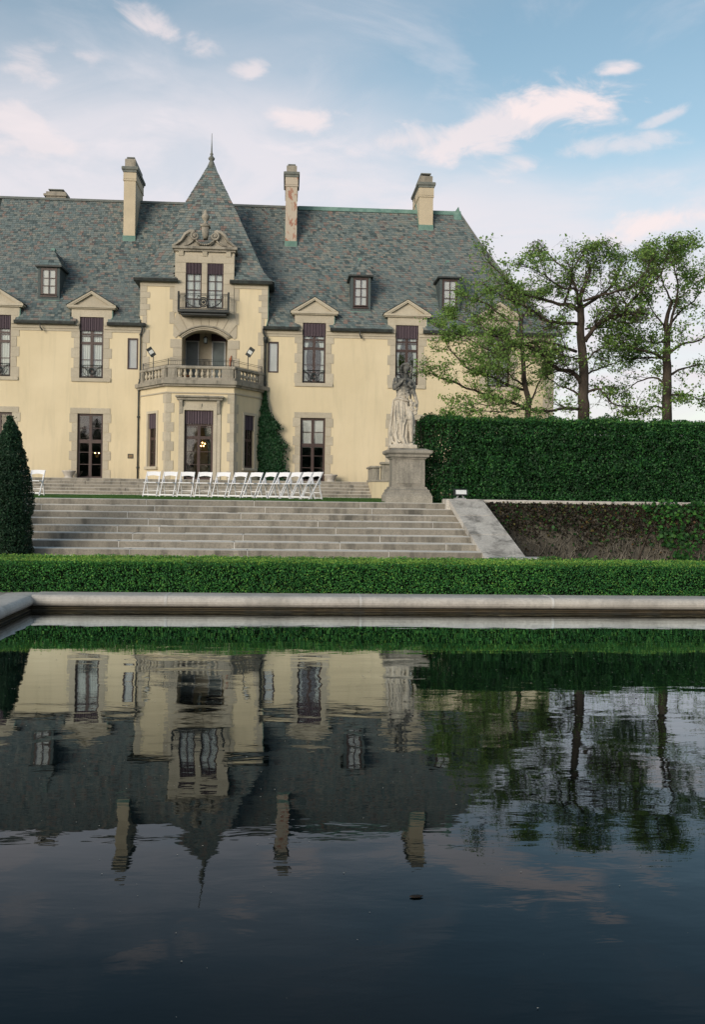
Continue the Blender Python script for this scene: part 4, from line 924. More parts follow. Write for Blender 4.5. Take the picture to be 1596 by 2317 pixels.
# iron balcony under the twin windows
bx0, bx1 = XA(404, 690, yd-.55), XA(517, 690, yd-.55); bz0, bz1 = ZA(460, 703, yd-.55), ZA(460, 665.5, yd-.55)
bm = MB().bev(bx0-.04, bx1+.04, yd-.62, yd-.002, bz0-.10, bz0+.05, .03).bev(bx0+.1, bx1-.1, yd-.5, yd-.002, bz0-.22, bz0-.1, .03)
ib = part(bm, 'iron_balcony', 'iron')
rl = MB(); yr = yd-.58
for z in (bz1, bz1-.07, bz0+.10):
    rl.tube([(bx0, yd-.02, z), (bx0, yr, z), (bx1, yr, z), (bx1, yd-.02, z)], .016, 4)
for x in (bx0, bx1): rl.tube([(x, yr, bz0), (x, yr, bz1+.03)], .045, 4); rl.ball((x, yr, bz1+.06), .05)
part(rl, 'rail', 'iron', ib)
brs = MB(); n = 30
for k in range(1, n):
    x = bx0+(bx1-bx0)*k/n; f = abs(k/n-.5)*2; zt2 = bz1-.07 if (f > .62 or abs(k-n/2) < .1) else bz0+.10+(bz1-bz0-.17)*(.25+.5*f)
    if abs(x-mid) > .22: brs.tube([(x, yr, bz0+.05), (x, yr, zt2)], .008, 4)
for k in range(1, 5):
    for x in (bx0, bx1): brs.tube([(x, yr+.11*k, bz0+.05), (x, yr+.11*k, bz1)], .008, 4)
part(brs, 'baluster_bars', 'iron', ib)
orn = MB(); cx, czz = (bx0+bx1)/2, bz0+.38
for R, r in ((.20, .03), (.13, .035)): orn.tube([(cx+R*cos(a), yr-.03, czz+R*1.1*sin(a)) for a in [2*pi*k/16 for k in range(17)]], r, 5)
orn.ball((cx, yr-.03, czz), .08)
for s in (-1, 1):
    orn.tube([(cx+s*(.22+.62*sin(a)), yr-.02, bz0+.14+.44*(1-cos(a))) for a in [pi/2*k/10*.98 for k in range(11)]], .026, 5)
    orn.tube([(cx+s*(.85+.07*cos(a)*(1-k/14)), yr-.02, bz1-.17+.07*sin(a)*(1-k/14)) for k, a in enumerate([2.6*pi*j/12 for j in range(13)])], .016, 4)
    orn.tube([(cx+s*.12, yr-.02, czz+.24), (cx+s*.25, yr-.02, czz+.30), (cx+s*.30, yr-.02, czz+.18)], .02, 4)
part(orn, 'medallion', 'iron', ib)

# loggia arch with radiating voussoirs
lc = (LX0+LX1)/2; lw = (LX1-LX0)/2; rise = ZCR-ZSP+.16; zsp = ZCR-rise
R = (lw*lw+rise*rise)/(2*rise); cz_ = ZCR-R
def arcz(x, off=0): return cz_+math.sqrt(max(0, (R+off)**2-(x-lc)**2))
m = MB(); n = 16; xs = [LX0+(LX1-LX0)*i/n for i in range(n+1)]
for i in range(n):
    a, b = xs[i], xs[i+1]; top = ZSH-.02
    m.quad((a, YT0+.001, arcz(a)), (b, YT0+.001, arcz(b)), (b, YT0+.001, top), (a, YT0+.001, top)); m.quad((a, YT0, arcz(a)), (a, YT0+.5, arcz(a)), (b, YT0+.5, arcz(b)), (b, YT0, arcz(b)))
loggia = part(m, 'loggia', 'stone')
vt = ZA(463, 706, YT0); amax = math.asin(min(1, (lw+.36)/(R+.3)))
angs = [-amax + 2*amax*i/9 for i in range(10)]
for a0, a1 in zip(angs[:-1], angs[1:]):
    P = []
    for a in (a0, a1):
        r0 = R+.24; P.append((lc+r0*sin(a+.006 if a is a0 else a-.006), cz_+r0*cos(a)))
    def top(a, x0): 
        k = (vt-P[0][1])
        zt = min(vt, ZA(463, 735, YT0)+9); r = (zt-cz_)/cos(a); x = lc+r*sin(a); 
        lim = lw+.42
        if abs(x-lc) > lim: x = lc+lim*(1 if x > lc else -1); zt = min(zt, cz_+lim/abs(math.tan(a)) if a else zt)
        return (x, zt)
    t0, t1 = top(a0+.006, 0), top(a1-.006, 0)
    poly = [P[0], P[1], t1, t0]
    if abs(a0) > angs[-2]-.01 or abs(a1) > angs[-2]-.01: 
        s = 1 if a1 > 0 else -1
        corner = (lc+s*(lw+.42), min(vt-.45, max(t0[1], t1[1])))
    stone = MB().prism(poly, YT0-.035+jit(0, .004), YT0+.1); part(stone, 'voussoir', 'stone', loggia)
for off, y, r in ((.20, YT0-.09, .045), (.11, YT0-.05, .035), (.04, YT0-.03, .03)):
    ar = []; xe = lw+.16*(off/.2)
    for i in range(19):
        x = -xe+2*xe*i/18; ar.append((lc+x, y, arcz(lc+x, off)))
    part(MB().tube(ar, r, 6), 'arch_moulding', 'stone_w' if off > .15 else 'stone', loggia, True)
for s in (-1, 1):
    a, b = (LX0-.42, LX0-.003) if s < 0 else (LX1+.003, LX1+.42)
    quoins(a, b, ZFL+.05, zsp-.02, YT0, s, .13, .46, proud=.03)
    # stone up the sides of the keystones and dormer
    a, b = (DX0-.10, DX0-.004) if s < 0 else (DX1+.004, DX1+.10)
    quoins(a, b, ZA(463, 735, YT0), ZTE-.32, YT0, s, .14, .5)
m = MB(); yb = YT0+1.7
m.quad((LX0-.5, yb, ZFL), (LX1+.5, yb, ZFL), (LX1+.5, yb, ZCR+.2), (LX0-.5, yb, ZCR+.2)).quad((LX0-.001, YT0+.07, ZFL), (LX0-.001, YT0+.07, ZCR+.2), (LX0-.001, yb, ZCR+.2), (LX0-.001, yb, ZFL)).quad((LX1+.001, YT0+.07, ZFL), (LX1+.001, yb, ZFL), (LX1+.001, yb, ZCR+.2), (LX1+.001, YT0+.07, ZCR+.2))
m.quad((LX0, YT0+.06, ZCR+.1), (LX1, YT0+.06, ZCR+.1), (LX1, yb, ZCR+.1), (LX0, yb, ZCR+.1)); part(m, 'recess', 'stone', loggia)
dzt = ZA(430, 772, yb); dzh = ZA(430, 747, yb)
for a, b in ((XA(421, 800, yb), XA(449, 800, yb)), (XA(481, 800, yb), XA(509, 800, yb))):
    f = part(MB().box(a-.03, a+.02, yb-.08, yb-.002, ZFL, dzt).box(b-.02, b+.03, yb-.08, yb-.002, ZFL, dzt).box(a+.021, b-.021, yb-.08, yb-.002, dzt-.05, dzt).box(a+.021, b-.021, yb-.08, yb-.002, ZFL+.55, ZFL+.60), 'screen_door', 'alu', loggia)
    part(MB().box(a+.02, b-.02, yb-.04, yb-.01, ZFL, dzt-.05), 'pane', 'screen', f)
    part(MB().box(a-.06, b+.06, yb-.12, yb-.003, dzt+.02, dzh), 'shade', 'shade', f)
cxx = XA(464, 812, yb)   # carved panel
cp = MB().bev(cxx-.22, cxx+.22, yb-.06, yb-.002, ZFL+.5, ZFL+1.5, .03)
cp.tube([(cxx+.17*cos(a), yb-.08, ZFL+1.0+.25*sin(a)) for a in [2*pi*k/14 for k in range(15)]], .03, 5).ball((cxx, yb-.08, ZFL+1.0), .10, .05, .15).ball((cxx, yb-.08, ZFL+1.36), .07, .04, .07).lathe([(.12, 0), (.16, .1), (.05, .2)], (cxx, yb-.1, ZFL+.34), 8)
part(cp, 'carved_panel', 'stone_w', loggia)
part(MB().tube([(LX1-.0+.16, YT0-.05, ZFL+.7), (LX1+.13, YT0-.06, ZFL+1.1), (LX1+.19, YT0-.05, ZFL+1.45)], [.04, .05, .03], 5).ball((LX1+.15, YT0-.07, ZFL+1.25), .07, .03, .1), 'wall_crest', 'terracotta', loggia, True)

# ================================================================== BAY AND BALCONY
BX0, BX1 = XA(316, 980, YT0), XA(596, 980, YT0); FX0, FX1 = XA(376, 960, YB0), XA(529, 960, YB0); fc = (FX0+FX1)/2
ZC0, ZC1 = ZA(452, 875, YB0), ZA(452, 863, YB0)
corners = [Vector((BX0, YT0, 0)), Vector((FX0, YB0, 0)), Vector((FX1, YB0, 0)), Vector((BX1, YT0, 0))]
dxa, dxb = XA(417, 1000, YB0), XA(482, 1000, YB0); dz1 = ZA(449, 929, YB0)
bay = part(holed(MB(), FX0, FX1, TZ-.1, ZC0+.05, YB0, [(dxa, dxb, TZ, dz1)], .25), 'bay_wall', 'stucco')
off = Vector(man['_off'])
facets = []
for i, (A, B) in enumerate(((corners[0], corners[1]), (corners[2], corners[3]))):
    L = (B-A).length; ang = math.atan2(B.y-A.y, B.x-A.x)
    a, b = L*.5-.42, L*.5+.42; z0, z1 = ZA(452, 1056, YB0-0), ZA(452, 934, YB0)
    o = holed(MB(), 0, L, TZ-.1, ZC0+.05, 0, [(a, b, z0, z1)], .25).build('bay_wall', 'stucco', man); o.location = A-off; o.rotation_euler.z = ang; facets.append((A, L, ang))
    w_ = glazing('window', a, b, z0, z1, 0-.02, 2, (.24, .47, .75), None, fr=.09, mull=.0 if False else .08, valance=.66, rails=((.47, .12),), room=1.4)
    w_.location = A-off; w_.rotation_euler.z = ang
    s = MB().box(a-.13, a-.002, -.05, .03, z0, z1+.12).box(b+.002, b+.13, -.05, .03, z0, z1+.12).box(a-.002, b+.002, -.048, .03, z1+.002, z1+.12).bev(a-.18, b+.18, -.12, .03, z0-.14, z0-.002, .02)
    o = s.build('window_surround', 'stone', man); o.location = A-off; o.rotation_euler.z = ang
MBf = lambda z0, z1, e: [(BX0-e, YT0-.0), (FX0-e*.5, YB0-e), (FX1+e*.5, YB0-e), (BX1+e, YT0-.0)]
def ring(z0, z1, e, name, mat, par=None):
    P = MBf(z0, z1, e); return part(MB().prismz(P, z0, z1), name, mat, par or man)
balc = ring(ZC0, ZC0+.09, .16, 'balcony', 'stone_w'); ring(ZC0+.091, ZC1+.03, .26, 'cornice', 'stone_w', balc)
ring(ZC0-.32, ZC0-.26, .05, 'string_course', 'stone', balc)
ring(ZC1+.031, ZC1+.16, .06, 'plinth', 'stone_w', balc)
ZR0, ZR1 = ZC1+.16, ZA(452, 828, YB0)
def wallpts(e): return [Vector((BX0-e+.02, YT0-.06, 0)), Vector((FX0-e*.5, YB0-e, 0)), Vector((FX1+e*.5, YB0-e, 0)), Vector((BX1+e-.02, YT0-.06, 0))]
W0 = wallpts(-.10)
prb = [(.075, 0), (.075, .05), (.05, .06), (.04, .09), (.055, .13), (.085, .19), (.095, .26), (.08, .34), (.05, .43), (.04, .48), (.055, .51), (.045, .54), (.075, .56), (.075, .60)]
hb = ZR1-.14-ZR0
balm = MB().lathe([(r*.95, z*hb/.60) for r, z in prb], (0, 0, 0), 10).mesh('baluster', 'stone', True)
for i in range(3):
    A, B = W0[i], W0[i+1]; L = (B-A).length; ang = math.atan2(B.y-A.y, B.x-A.x); d = (B-A).normalized()
    o = MB().bev(-.08, L+.08, -.13, .13, ZR1-.14, ZR1, .03).build('handrail', 'stone_w', balc); o.location = A; o.rotation_euler.z = ang
    e0, e1 = (.30, .42) if i == 0 else ((.40, .52) if i == 1 else (.42, .36)); nb = (6, 8, 6)[i]
    for k in range(nb):
        t_ = e0 + .10 + (L-e0-e1-.2)*k/(nb-1); link('baluster', balm, balc, A+d*t_+Vector((0, 0, ZR0)))
    for (p0, p1) in ((0, e0), (L-e1, L)):
        o = MB().bev(p0, p1, -.12, .12, ZR0, ZR1-.141, .01).box(p0+.07, p1-.07, -.135, -.12, ZR0+.08, ZR1-.22).build('pier', 'stone_w', balc); o.location = A+Vector((0, .0015*i, 0)); o.rotation_euler.z = ang
    # thin iron rail above the handrail
    r = MB(); zt3 = ZR1+.30
    for z in (zt3, zt3-.07, ZR1+.05): r.tube([(0, 0, z), (L, 0, z)], .010, 4)
    for k in range(int(L/.10)+1): r.tube([(k*.10, 0, ZR1+.05), (k*.10, 0, zt3-.07)], .005, 4)
    for q in (0, L): r.tube([(q, 0, ZR1-.01), (q, 0, zt3+.02)], .02, 4)
    o = r.build('iron_rail', 'iron', balc); o.location = A+Vector((0, .03, 0)); o.rotation_euler.z = ang
# corner quoins of the bay (two faces each)
for (C_, a0, a1, s) in ((corners[1], facets[0][2], 0, 1), (corners[2], 0, facets[1][2], -1)):
    n = 9; z0, z1 = TZ, ZC0-.33; dA = Vector((cos(a0), sin(a0), 0)); dB = Vector((cos(a1), sin(a1), 0)); nA = Vector((sin(a0), -cos(a0), 0)); nB = Vector((sin(a1), -cos(a1), 0))
    for i in range(n):
        wa, wb = (.18, .34) if i % 2 else (.30, .20)
        cc = C_+(nA+nB).normalized()*.026; P = [C_-dA*wa+nA*.022, cc, C_+dB*wb+nB*.022, C_+dB*wb-nB*.05, C_-(nA+nB)*.05, C_-dA*wa-nA*.05]
        part(MB().prismz([(p.x, p.y) for p in P], z0+(z1-z0)*i/n+.004, z0+(z1-z0)*(i+1)/n-.004), 'quoin_stone', 'stone', man)
# main door with its surround and hood
glazing('french_door', dxa, dxb, TZ+.02, dz1, YB0, 2, (.22, .385, .60, .80), cloth='tied', valance=.58, rails=((.385, .14), (.19, .08)), fr=.10, mull=.13, room=2.0, label='glazed double door under a scalloped plum awning')
sx0, sx1 = XA(404, 1000, YB0), XA(499, 1000, YB0); hz0, hz1 = ZA(450, 906.5, YB0), ZA(450, 896.5, YB0)
sur = part(MB().box(sx0, dxa-.003, YB0-.05, YB0+.02, TZ, dz1+.003).box(dxb+.003, sx1, YB0-.05, YB0+.02, TZ, dz1+.003).box(sx0, sx1, YB0-.05, YB0+.02, dz1+.006, hz0), 'door_surround', 'stone')
part(MB().bev(dxa-.16, dxa-.005, YB0-.075, YB0-.05, TZ, dz1+.16, .008).bev(dxb+.005, dxb+.16, YB0-.075, YB0-.05, TZ, dz1+.16, .008).bev(dxa-.005, dxb+.005, YB0-.073, YB0-.05, dz1+.005, dz1+.16, .008), 'architrave', 'stone', sur)
part(MB().bev(sx0-.14, sx1+.14, YB0-.34, YB0+.02, hz1-.09, hz1, .02).bev(sx0-.08, sx1+.08, YB0-.24, YB0+.02, hz0, hz1-.091, .02), 'hood', 'stone_w', sur)
for x in (sx0+.10, sx1-.10): part(MB().prismx([(YB0-.20, hz0-.002), (YB0-.05, hz0-.002), (YB0-.05, hz0-.62), (YB0-.10, hz0-.60), (YB0-.12, hz0-.3), (YB0-.2, hz0-.12)], x-.07, x+.07), 'console', 'stone_w', sur)
part(MB().prism([(fc-.08, dz1+.32), (fc+.08, dz1+.32), (fc+.05, dz1+.1), (fc-.05, dz1+.1)][::-1], YB0-.10, YB0-.07), 'keystone', 'stone', sur)

# ---- rainwater pipes
p = MB(); xg = XA(323.5, 745, YH); xp = XA(319, 800, YH); xq = XA(315, 950, YH)
p.tube([(xg, YH-.22, ZE-.1), (xg, YH-.22, ZE-.3), (xp, YH-.14, ZE-.5), (xp, YH-.12, ZA(318, 858, YH)), (xq-.02, YH-.13, ZA(317, 870, YH)), (xq-.02, YH-.12, TZ)], .045, 7)
for z in (ZE-.55, ZA(0, 860, YH)+.1, 4.9, 2.5): p.lathe([(.07, 0), (.07, .08)], (xp if z > 6.3 else xq-.02, YH-.12, z), 8)
part(p, 'downpipe', 'gutter', None, True)
xr_ = XA(600.5, 830, YH-.2); p = MB().tube([(XA(596.5, 748, YH), YH-.22, ZE-.1), (XA(597, 748, YH), YH-.22, ZE-.3), (xr_, YH-.14, ZE-.5), (xr_, YH-.13, TZ)], .05, 7).lathe([(.10, -.1), (.12, .1), (.12, .16)], (xr_, YH-.13, ZE-.65), 8).lathe([(.07, 0), (.07, .1)], (xr_, YH-.13, ZFL+.1), 8)
part(p, 'downpipe', 'gutter', None, True)
for px in (95.5, 816): x = XA(px, 745, YH); part(MB().tube([(x-.04, YH-.25, ZE-.1), (x-.04, YH-.25, ZE-.28), (x+.03, YH-.2, ZE-.40), (x+.06, YH-.18, ZE-.42)], [.03, .03, .04, .055], 6), 'drain_spout', 'gutter')
a, b, c, d = box_at(289, 301.5, 1027, 1037.5, YH); pq = part(MB().bev(a, b, YH-.03, YH+.01, c, d, .006), 'wall_plaque', 'plaque')
part(MB().box(a+.03, b-.03, YH-.034, YH-.03, c+.06, c+.075).box(a+.03, b-.03, YH-.034, YH-.03, c+.11, c+.125).box(a+.05, b-.05, YH-.034, YH-.03, c+.155, c+.17), 'raised_line', 'brass', pq)
# ================================================================== LAMPS, URNS, FLOODLIGHTS
def bulbs(name, label, cat, pts, stem):
    base = pts[0]; t_ = thing(name, label, cat, (stem[0], stem[1], stem[2]))
    b = MB()
    for p in pts: b.tube([stem, ((p[0]+stem[0])/2, p[1], min(p[2], stem[2])-.05), (p[0], p[1], p[2]-.03)], .008, 4)
    b.lathe([(.02, -.06), (.035, 0), (.02, .06)], stem, 8); b.build('arm', 'brass', t_)
    for p in pts: MB().ball(p, .024, .024, .03).build('bulb', 'bulb', t_)
    return t_
Ys = YH+.75
q = [at(215.5, 1025, Ys), at(224, 1025.5, Ys)]; bulbs('wall_sconce', 'lit twin bulb wall sconce glowing inside the left french door', 'lamp', [tuple(v) for v in q], tuple(at(220, 1033, Ys)))
Yc_ = YB0+1.0
q = [at(x, y, Yc_) for x, y in ((452, 1004), (458, 1002), (464, 1004), (455, 1009), (461, 1009))]; bulbs('chandelier', 'lit gold chandelier hanging behind the glazed bay door', 'lamp', [tuple(v) for v in q], tuple(at(458.5, 1015, Yc_)))
Yw = yd+.30
q = [at(x, y, Yw) for x, y in ((475, 658), (479.5, 663), (476.5, 667))]; bulbs('candle_lamp', 'cluster of lit bulbs behind the right hand tower window', 'lamp', [tuple(v) for v in q], tuple(at(481, 669, Yw)))
for o in bpy.data.objects:
    if o.name.startswith('bulb') and o.parent and o.parent.name.startswith('candle'): o.scale = (1.5, 1.5, 1.5); 
for o in bpy.data.objects:
    if o.name.startswith('bulb') and o.parent and o.parent.name.startswith('candle'):
        c = sum((v.co for v in o.data.vertices), Vector())/len(o.data.vertices); o.location = o.location - c*.5
# lantern in the loggia
lx = XA(465.5, 770, YT0+.9); lz0, lz1 = ZA(465, 777, YT0+.9), ZA(465, 765, YT0+.9)
lan = thing('hanging_lantern', 'small dark iron lantern hanging under the loggia arch', 'lantern', (lx, YT0+.9, lz0))
MB().lathe([(.02, 0), (.10, .04), (.12, .06)], (lx, YT0+.9, lz0-.04), 6).lathe([(.14, 0), (.08, .07), (.02, .12)], (lx, YT0+.9, lz1-.02), 6).tube([(lx, YT0+.9, lz1+.08), (lx, YT0+.9, ZCR+.1)], .01, 4).build('lantern_cap', 'iron', lan)
MB().lathe([(.09, 0), (.11, lz1-lz0)], (lx, YT0+.9, lz0+.02), 6).build('lantern_glass', 'screen', lan)
def flood(px, pole_py, side, label):
    Y = YB0+1.0; p0 = at(px, pole_py, Y); t_ = thing('floodlight', label, 'floodlight', (p0.x, Y, ZFL), 'pole floodlights on the balcony'); zt = ZA(px, 808, Y)
    MB().tube([(p0.x, Y, ZFL), (p0.x, Y, zt)], .022, 6).tube([(p0.x, Y, zt), (p0.x+side*.08, Y-.05, zt+.06)], .03, 5).build('pole', 'iron', t_)
    c = Vector((p0.x+side*.10, Y-.05, zt+.22)); ax = Vector((side*.55, -.25, .8)).normalized(); rt = Vector((0, 1, 0)).cross(ax).normalized(); nn = ax.cross(rt)
    def slab_(w_, h_, d0, d1):
        v = [c+rt*sx_*w_+ax*sz_*h_+nn*d for d in (d0, d1) for sx_, sz_ in ((-1, -1), (1, -1), (1, 1), (-1, 1))]
        return MB().add(v, [(0,3,2,1),(4,5,6,7),(0,1,5,4),(1,2,6,5),(2,3,7,6),(3,0,4,7)])
    slab_(.13, .22, -.05, .05).build('housing', 'iron', t_); slab_(.10, .085, -.056, .056).build('lens', 'lens', t_)
flood(347, 835, -1, 'slim pole floodlight at the left end of the balcony'); flood(561, 838, 1, 'slim pole floodlight at the right end of the balcony')
def urn(px, label):
    p = at(px, 1079, YH-.6); t_ = thing('planter_urn', label, 'planter', (p.x, YH-.6, TZ), 'low planters by the doors')
    MB().lathe([(.20, 0), (.22, .04), (.17, .08), (.20, .14), (.26, .24), (.30, .30), (.33, .33), (.33, .37), (.27, .37), (.25, .30)], (p.x, YH-.6, TZ), 14).build('bowl', 'coping', t_, True)
    MB().lathe([(.24, 0), (.24, .03)], (p.x, YH-.6, TZ+.30), 10).build('soil', 'soil', t_)
urn(155.5, 'low pale stone planter on the terrace left of the french door'); urn(748.5, 'low pale stone planter on the terrace right of the french door')
# terracotta pots behind the balusters
for px in (423, 526-0): 
    p = at(px-2, 852, YB0+.5); o = tag(MB().lathe([(.11, 0), (.15, .22), (.17, .23), (.17, .28), (.14, .28), (.13, .2)], (p.x, YB0+.5, ZFL), 10).build('flower_pot', 'terracotta', None, True), 'small terracotta pot behind the balusters on the '+('left' if px < 500 else 'right')+' of the balcony', 'pot', 'terracotta pots on the balcony')
# floodlight on the ramp head
p = at(1042, 1119, YT+.05); fl = thing('spotlight', 'small boxy spotlight with pale glass on the head of the stone ramp', 'spotlight', (p.x, YT+.05, ctz))
MB().box(p.x-.14, p.x+.12, YT-.05, YT+.12, ctz, ctz+.03).tube([(p.x-.1, YT, ctz), (p.x-.05, YT, ctz+.10)], .02, 5).tube([(p.x+.08, YT, ctz), (p.x+.04, YT, ctz+.10)], .02, 5).build('bracket', 'alu', fl)
MB().prismx([(YT-.10, ctz+.10), (YT+.14, ctz+.08), (YT+.14, ctz+.24), (YT-.06, ctz+.225)], p.x-.15, p.x+.14).build('housing', 'iron', fl)
MB().prismx([(YT-.112, ctz+.115), (YT-.102, ctz+.115), (YT-.069, ctz+.21), (YT-.078, ctz+.21)], p.x-.125, p.x+.115).build('lens', 'lens', fl)

# ================================================================== CHAIRS
CH_LAB = []
def chair_proto():
    t_ = bpy.data.objects.new('folding_chair', None); COL.objects.link(t_)
    for s in (-1, 1):
        x = s*.212
        MB().add([(x-s*.011, -.255, 0), (x+s*.011, -.255, 0), (x+s*.011, -.21, 0), (x-s*.011, -.21, 0), (x-s*.011, .215, .80), (x+s*.011, .215, .80), (x+s*.011, .255, .80), (x-s*.011, .255, .80)],
                 [(0,3,2,1),(4,5,6,7),(0,1,5,4),(1,2,6,5),(2,3,7,6),(3,0,4,7)]).build('side_rail', 'chair', t_)
        x = s*.185
        MB().add([(x-.010, .215, 0), (x+.010, .215, 0), (x+.010, .25, 0), (x-.010, .25, 0), (x-.010, .10, .44), (x+.010, .10, .44), (x+.010, .14, .44), (x-.010, .14, .44)],
                 [(0,3,2,1),(4,5,6,7),(0,1,5,4),(1,2,6,5),(2,3,7,6),(3,0,4,7)]).build('leg', 'chair', t_)
        MB().add([(x-.008, .10, .44), (x+.008, .10, .44), (x+.008, .19, .44), (x-.008, .19, .44), (x-.008, .12, .62), (x+.008, .12, .62), (x+.008, .155, .62), (x-.008, .155, .62)],
                 [(0,3,2,1),(4,5,6,7),(0,1,5,4),(1,2,6,5),(2,3,7,6),(3,0,4,7)]).build('brace', 'chair', t_)
    m = MB(); n = 8     # arched back panel
    for i in range(n):
        def c(k):
            q = -1+2*k/n; y = .185-.03*(1-q*q)*0+.02*(1-q*q); return q*.20, y, .645+.035*(1-q*q), .790-.0*(q*q)+.012*(1-q*q)
        xa, ya, la, ha = c(i); xb, yb_, lb, hb_ = c(i+1); o = .02; dy = .035
        m.add([(xa, ya-dy, la), (xb, yb_-dy, lb), (xb, yb_+.03, hb_), (xa, ya+.03, ha), (xa, ya-dy+o, la), (xb, yb_-dy+o, lb), (xb, yb_+.03+o, hb_), (xa, ya+.03+o, ha)], [(0,1,2,3),(7,6,5,4),(0,4,5,1),(3,2,6,7)])
    m.build('backrest', 'chair', t_)
    MB().bev(-.20, .20, -.215, .165, .435, .468, .012).build('seat', 'chair', t_)
    MB().bev(-.205, .205, -.245, -.215, .055, .10, .008).build('front_rung', 'chair', t_)
    MB().bev(-.18, .18, .215, .24, .04, .07, .006).box(-.18, .18, .165, .185, .20, .225).build('rear_rung', 'chair', t_)
    return t_
def copy_tree(o):
    c = o.copy(); COL.objects.link(c)
    for ch in o.children: d = ch.copy(); COL.objects.link(d); d.parent = c
    return c
labs = ['leftmost of the long row of white folding chairs, squarely facing the pool', 'second white folding chair from the left end of the long row', 'third white folding chair from the left end of the long row', 'fourth white folding chair from the left, in front of the bay door',
        'fifth white folding chair from the left end of the long row', 'sixth white folding chair from the left, starting to turn aside', 'sixth white folding chair counted from the right end of the row', 'fifth white folding chair from the right end, before the wall vine',
        'fourth white folding chair from the right end of the row', 'third white folding chair from the right end of the row', 'second white folding chair from the right end of the row', 'rightmost white folding chair of the long row, seen almost side on']
pr = chair_proto(); first = True
# survey of the front feet of the row on the lawn
feet = [318.6, 357, 395.7, 435.8, 474.4, 512.4, 545.6, 576.8, 606.5, 631.7, 657, 679, 700]
angs_ = [9, 9, 10, 11, 19, 27, 34, 40, 46, 51, 55, 59]; W_ = .52
Yk = 29.75; x0f = XA(318.6, 1124, Yk); p = Vector((x0f, Yk, 0))
chairs = []
for i in range(12):
    a = radians(angs_[i]); lat = Vector((cos(a), -sin(a), 0))
    # step along the row so that the right front foot meets the surveyed sight line
    d = ray(feet[i+1], 1126); k = d.x/d.y   # x = k*y
    W_i = (k*p.y-p.x)/(lat.x-k*lat.y); W_i = min(max(W_i, .45), .62)
    c = p + lat*(W_i/2)
    ch = pr if i == 0 else copy_tree(pr)
    back = Vector((sin(a), cos(a), 0))
    ch.location = (c.x+back.x*.24, c.y+back.y*.24, LZ-.012); ch.rotation_euler = (0, 0, -a + radians(random.uniform(-1.5, 1.5)))
    tag(ch, labs[i], 'chair', 'white folding chairs on the lawn'); chairs.append(ch); p = p + lat*W_i
for i, (px, lb) in enumerate(((83, 'lone white folding chair beside the conifer, left of the gap'), (44, 'white folding chair mostly hidden behind the conifer'))):
    q = at(px-3, 1120, 30.3); ch = copy_tree(pr); ch.location = (q.x, 30.3-.1*i, LZ-.012); ch.rotation_euler = (0, 0, radians(-7)); tag(ch, lb, 'chair', 'white folding chairs on the lawn')

# ================================================================== STATUE AND PEDESTAL
PX, PY = XA(920, 1137, 21.72), 21.72
pe = thing('pedestal', 'square moulded stone pedestal standing at the top right of the steps', 'pedestal', (PX, PY+.53, LZ))
f0 = XA(874, 1130, PY); f1 = XA(979, 1130, PY); cx = (f0+f1)/2; w0 = (f1-f0)/2; cy = PY+w0
zz = [ZA(920, r, PY) for r in (1137, 1120, 1101.5, 1038, 1028, 1016)]
MB().bev(cx-w0, cx+w0, cy-w0, cy+w0, LZ-.05, zz[1], .02).build('plinth', 'stone_ped', pe)
def frus(secs, name, mat):
    m = MB(); n = len(secs); v = []
    for h, z in secs: v += [(cx-h, cy-h, z), (cx+h, cy-h, z), (cx+h, cy+h, z), (cx-h, cy+h, z)]
    f = [(3, 2, 1, 0), tuple(range(4*n-4, 4*n))]
    for k in range(n-1):
        for i in range(4): f.append((4*k+i, 4*k+(i+1) % 4, 4*k+4+(i+1) % 4, 4*k+4+i))
    return m.add(v, f).build(name, mat, pe)
dw = (XA(963, 1070, PY+.15)-XA(889.5, 1070, PY+.15))/2
H_ = zz[2]-zz[1]
frus([(w0-.02, zz[1]+.002), (w0-.03, zz[1]+.04), (w0-.06, zz[1]+.07), (dw+.10, zz[1]+H_*.6), (dw+.05, zz[1]+H_*.75), (dw+.04, zz[2])], 'base_moulding', 'stone_ped')
frus([(dw, zz[2]), (dw-.005, zz[3])], 'die', 'stone_ped')
cw = dw + .15
frus([(dw+.02, zz[3]+.001), (dw+.03, zz[3]+.03), (dw+.08, zz[3]+.05), (dw+.09, zz[4]), (cw-.01, zz[4]+.03), (cw, zz[4]+.05), (cw, zz[4]+.10), (cw-.04, zz[5]-.02), (cw-.14, zz[5]+.02)], 'cap', 'stone_ped')
MB().bev(cx-dw+.09, cx+dw-.09, cy-dw-.012, cy-dw+.01, zz[2]+.07, zz[3]-.06, .008).build('front_panel', 'stone_ped', pe)
# ---- statue: bodies of simple forms fused with a fine voxel remesh
SZ0 = zz[5]+.02; K = 634.0; sx_c = XA(911.5, 1000, cy)
stat = thing('statue', 'weathered marble statue of a draped woman in a floral wreath holding a long garland', 'statue', (sx_c, cy, SZ0))
def S(x, y, dy=0.): return Vector(((x-450)/K, dy, (1380-y)/K))      # survey sheet coordinates -> local metres
sm_ = MB()
def limb(pts, r): sm_.tube(pts, r, 10)
def el(c, rx, ry, rz): sm_.ball(tuple(c), rx, ry, rz, 14, 10)
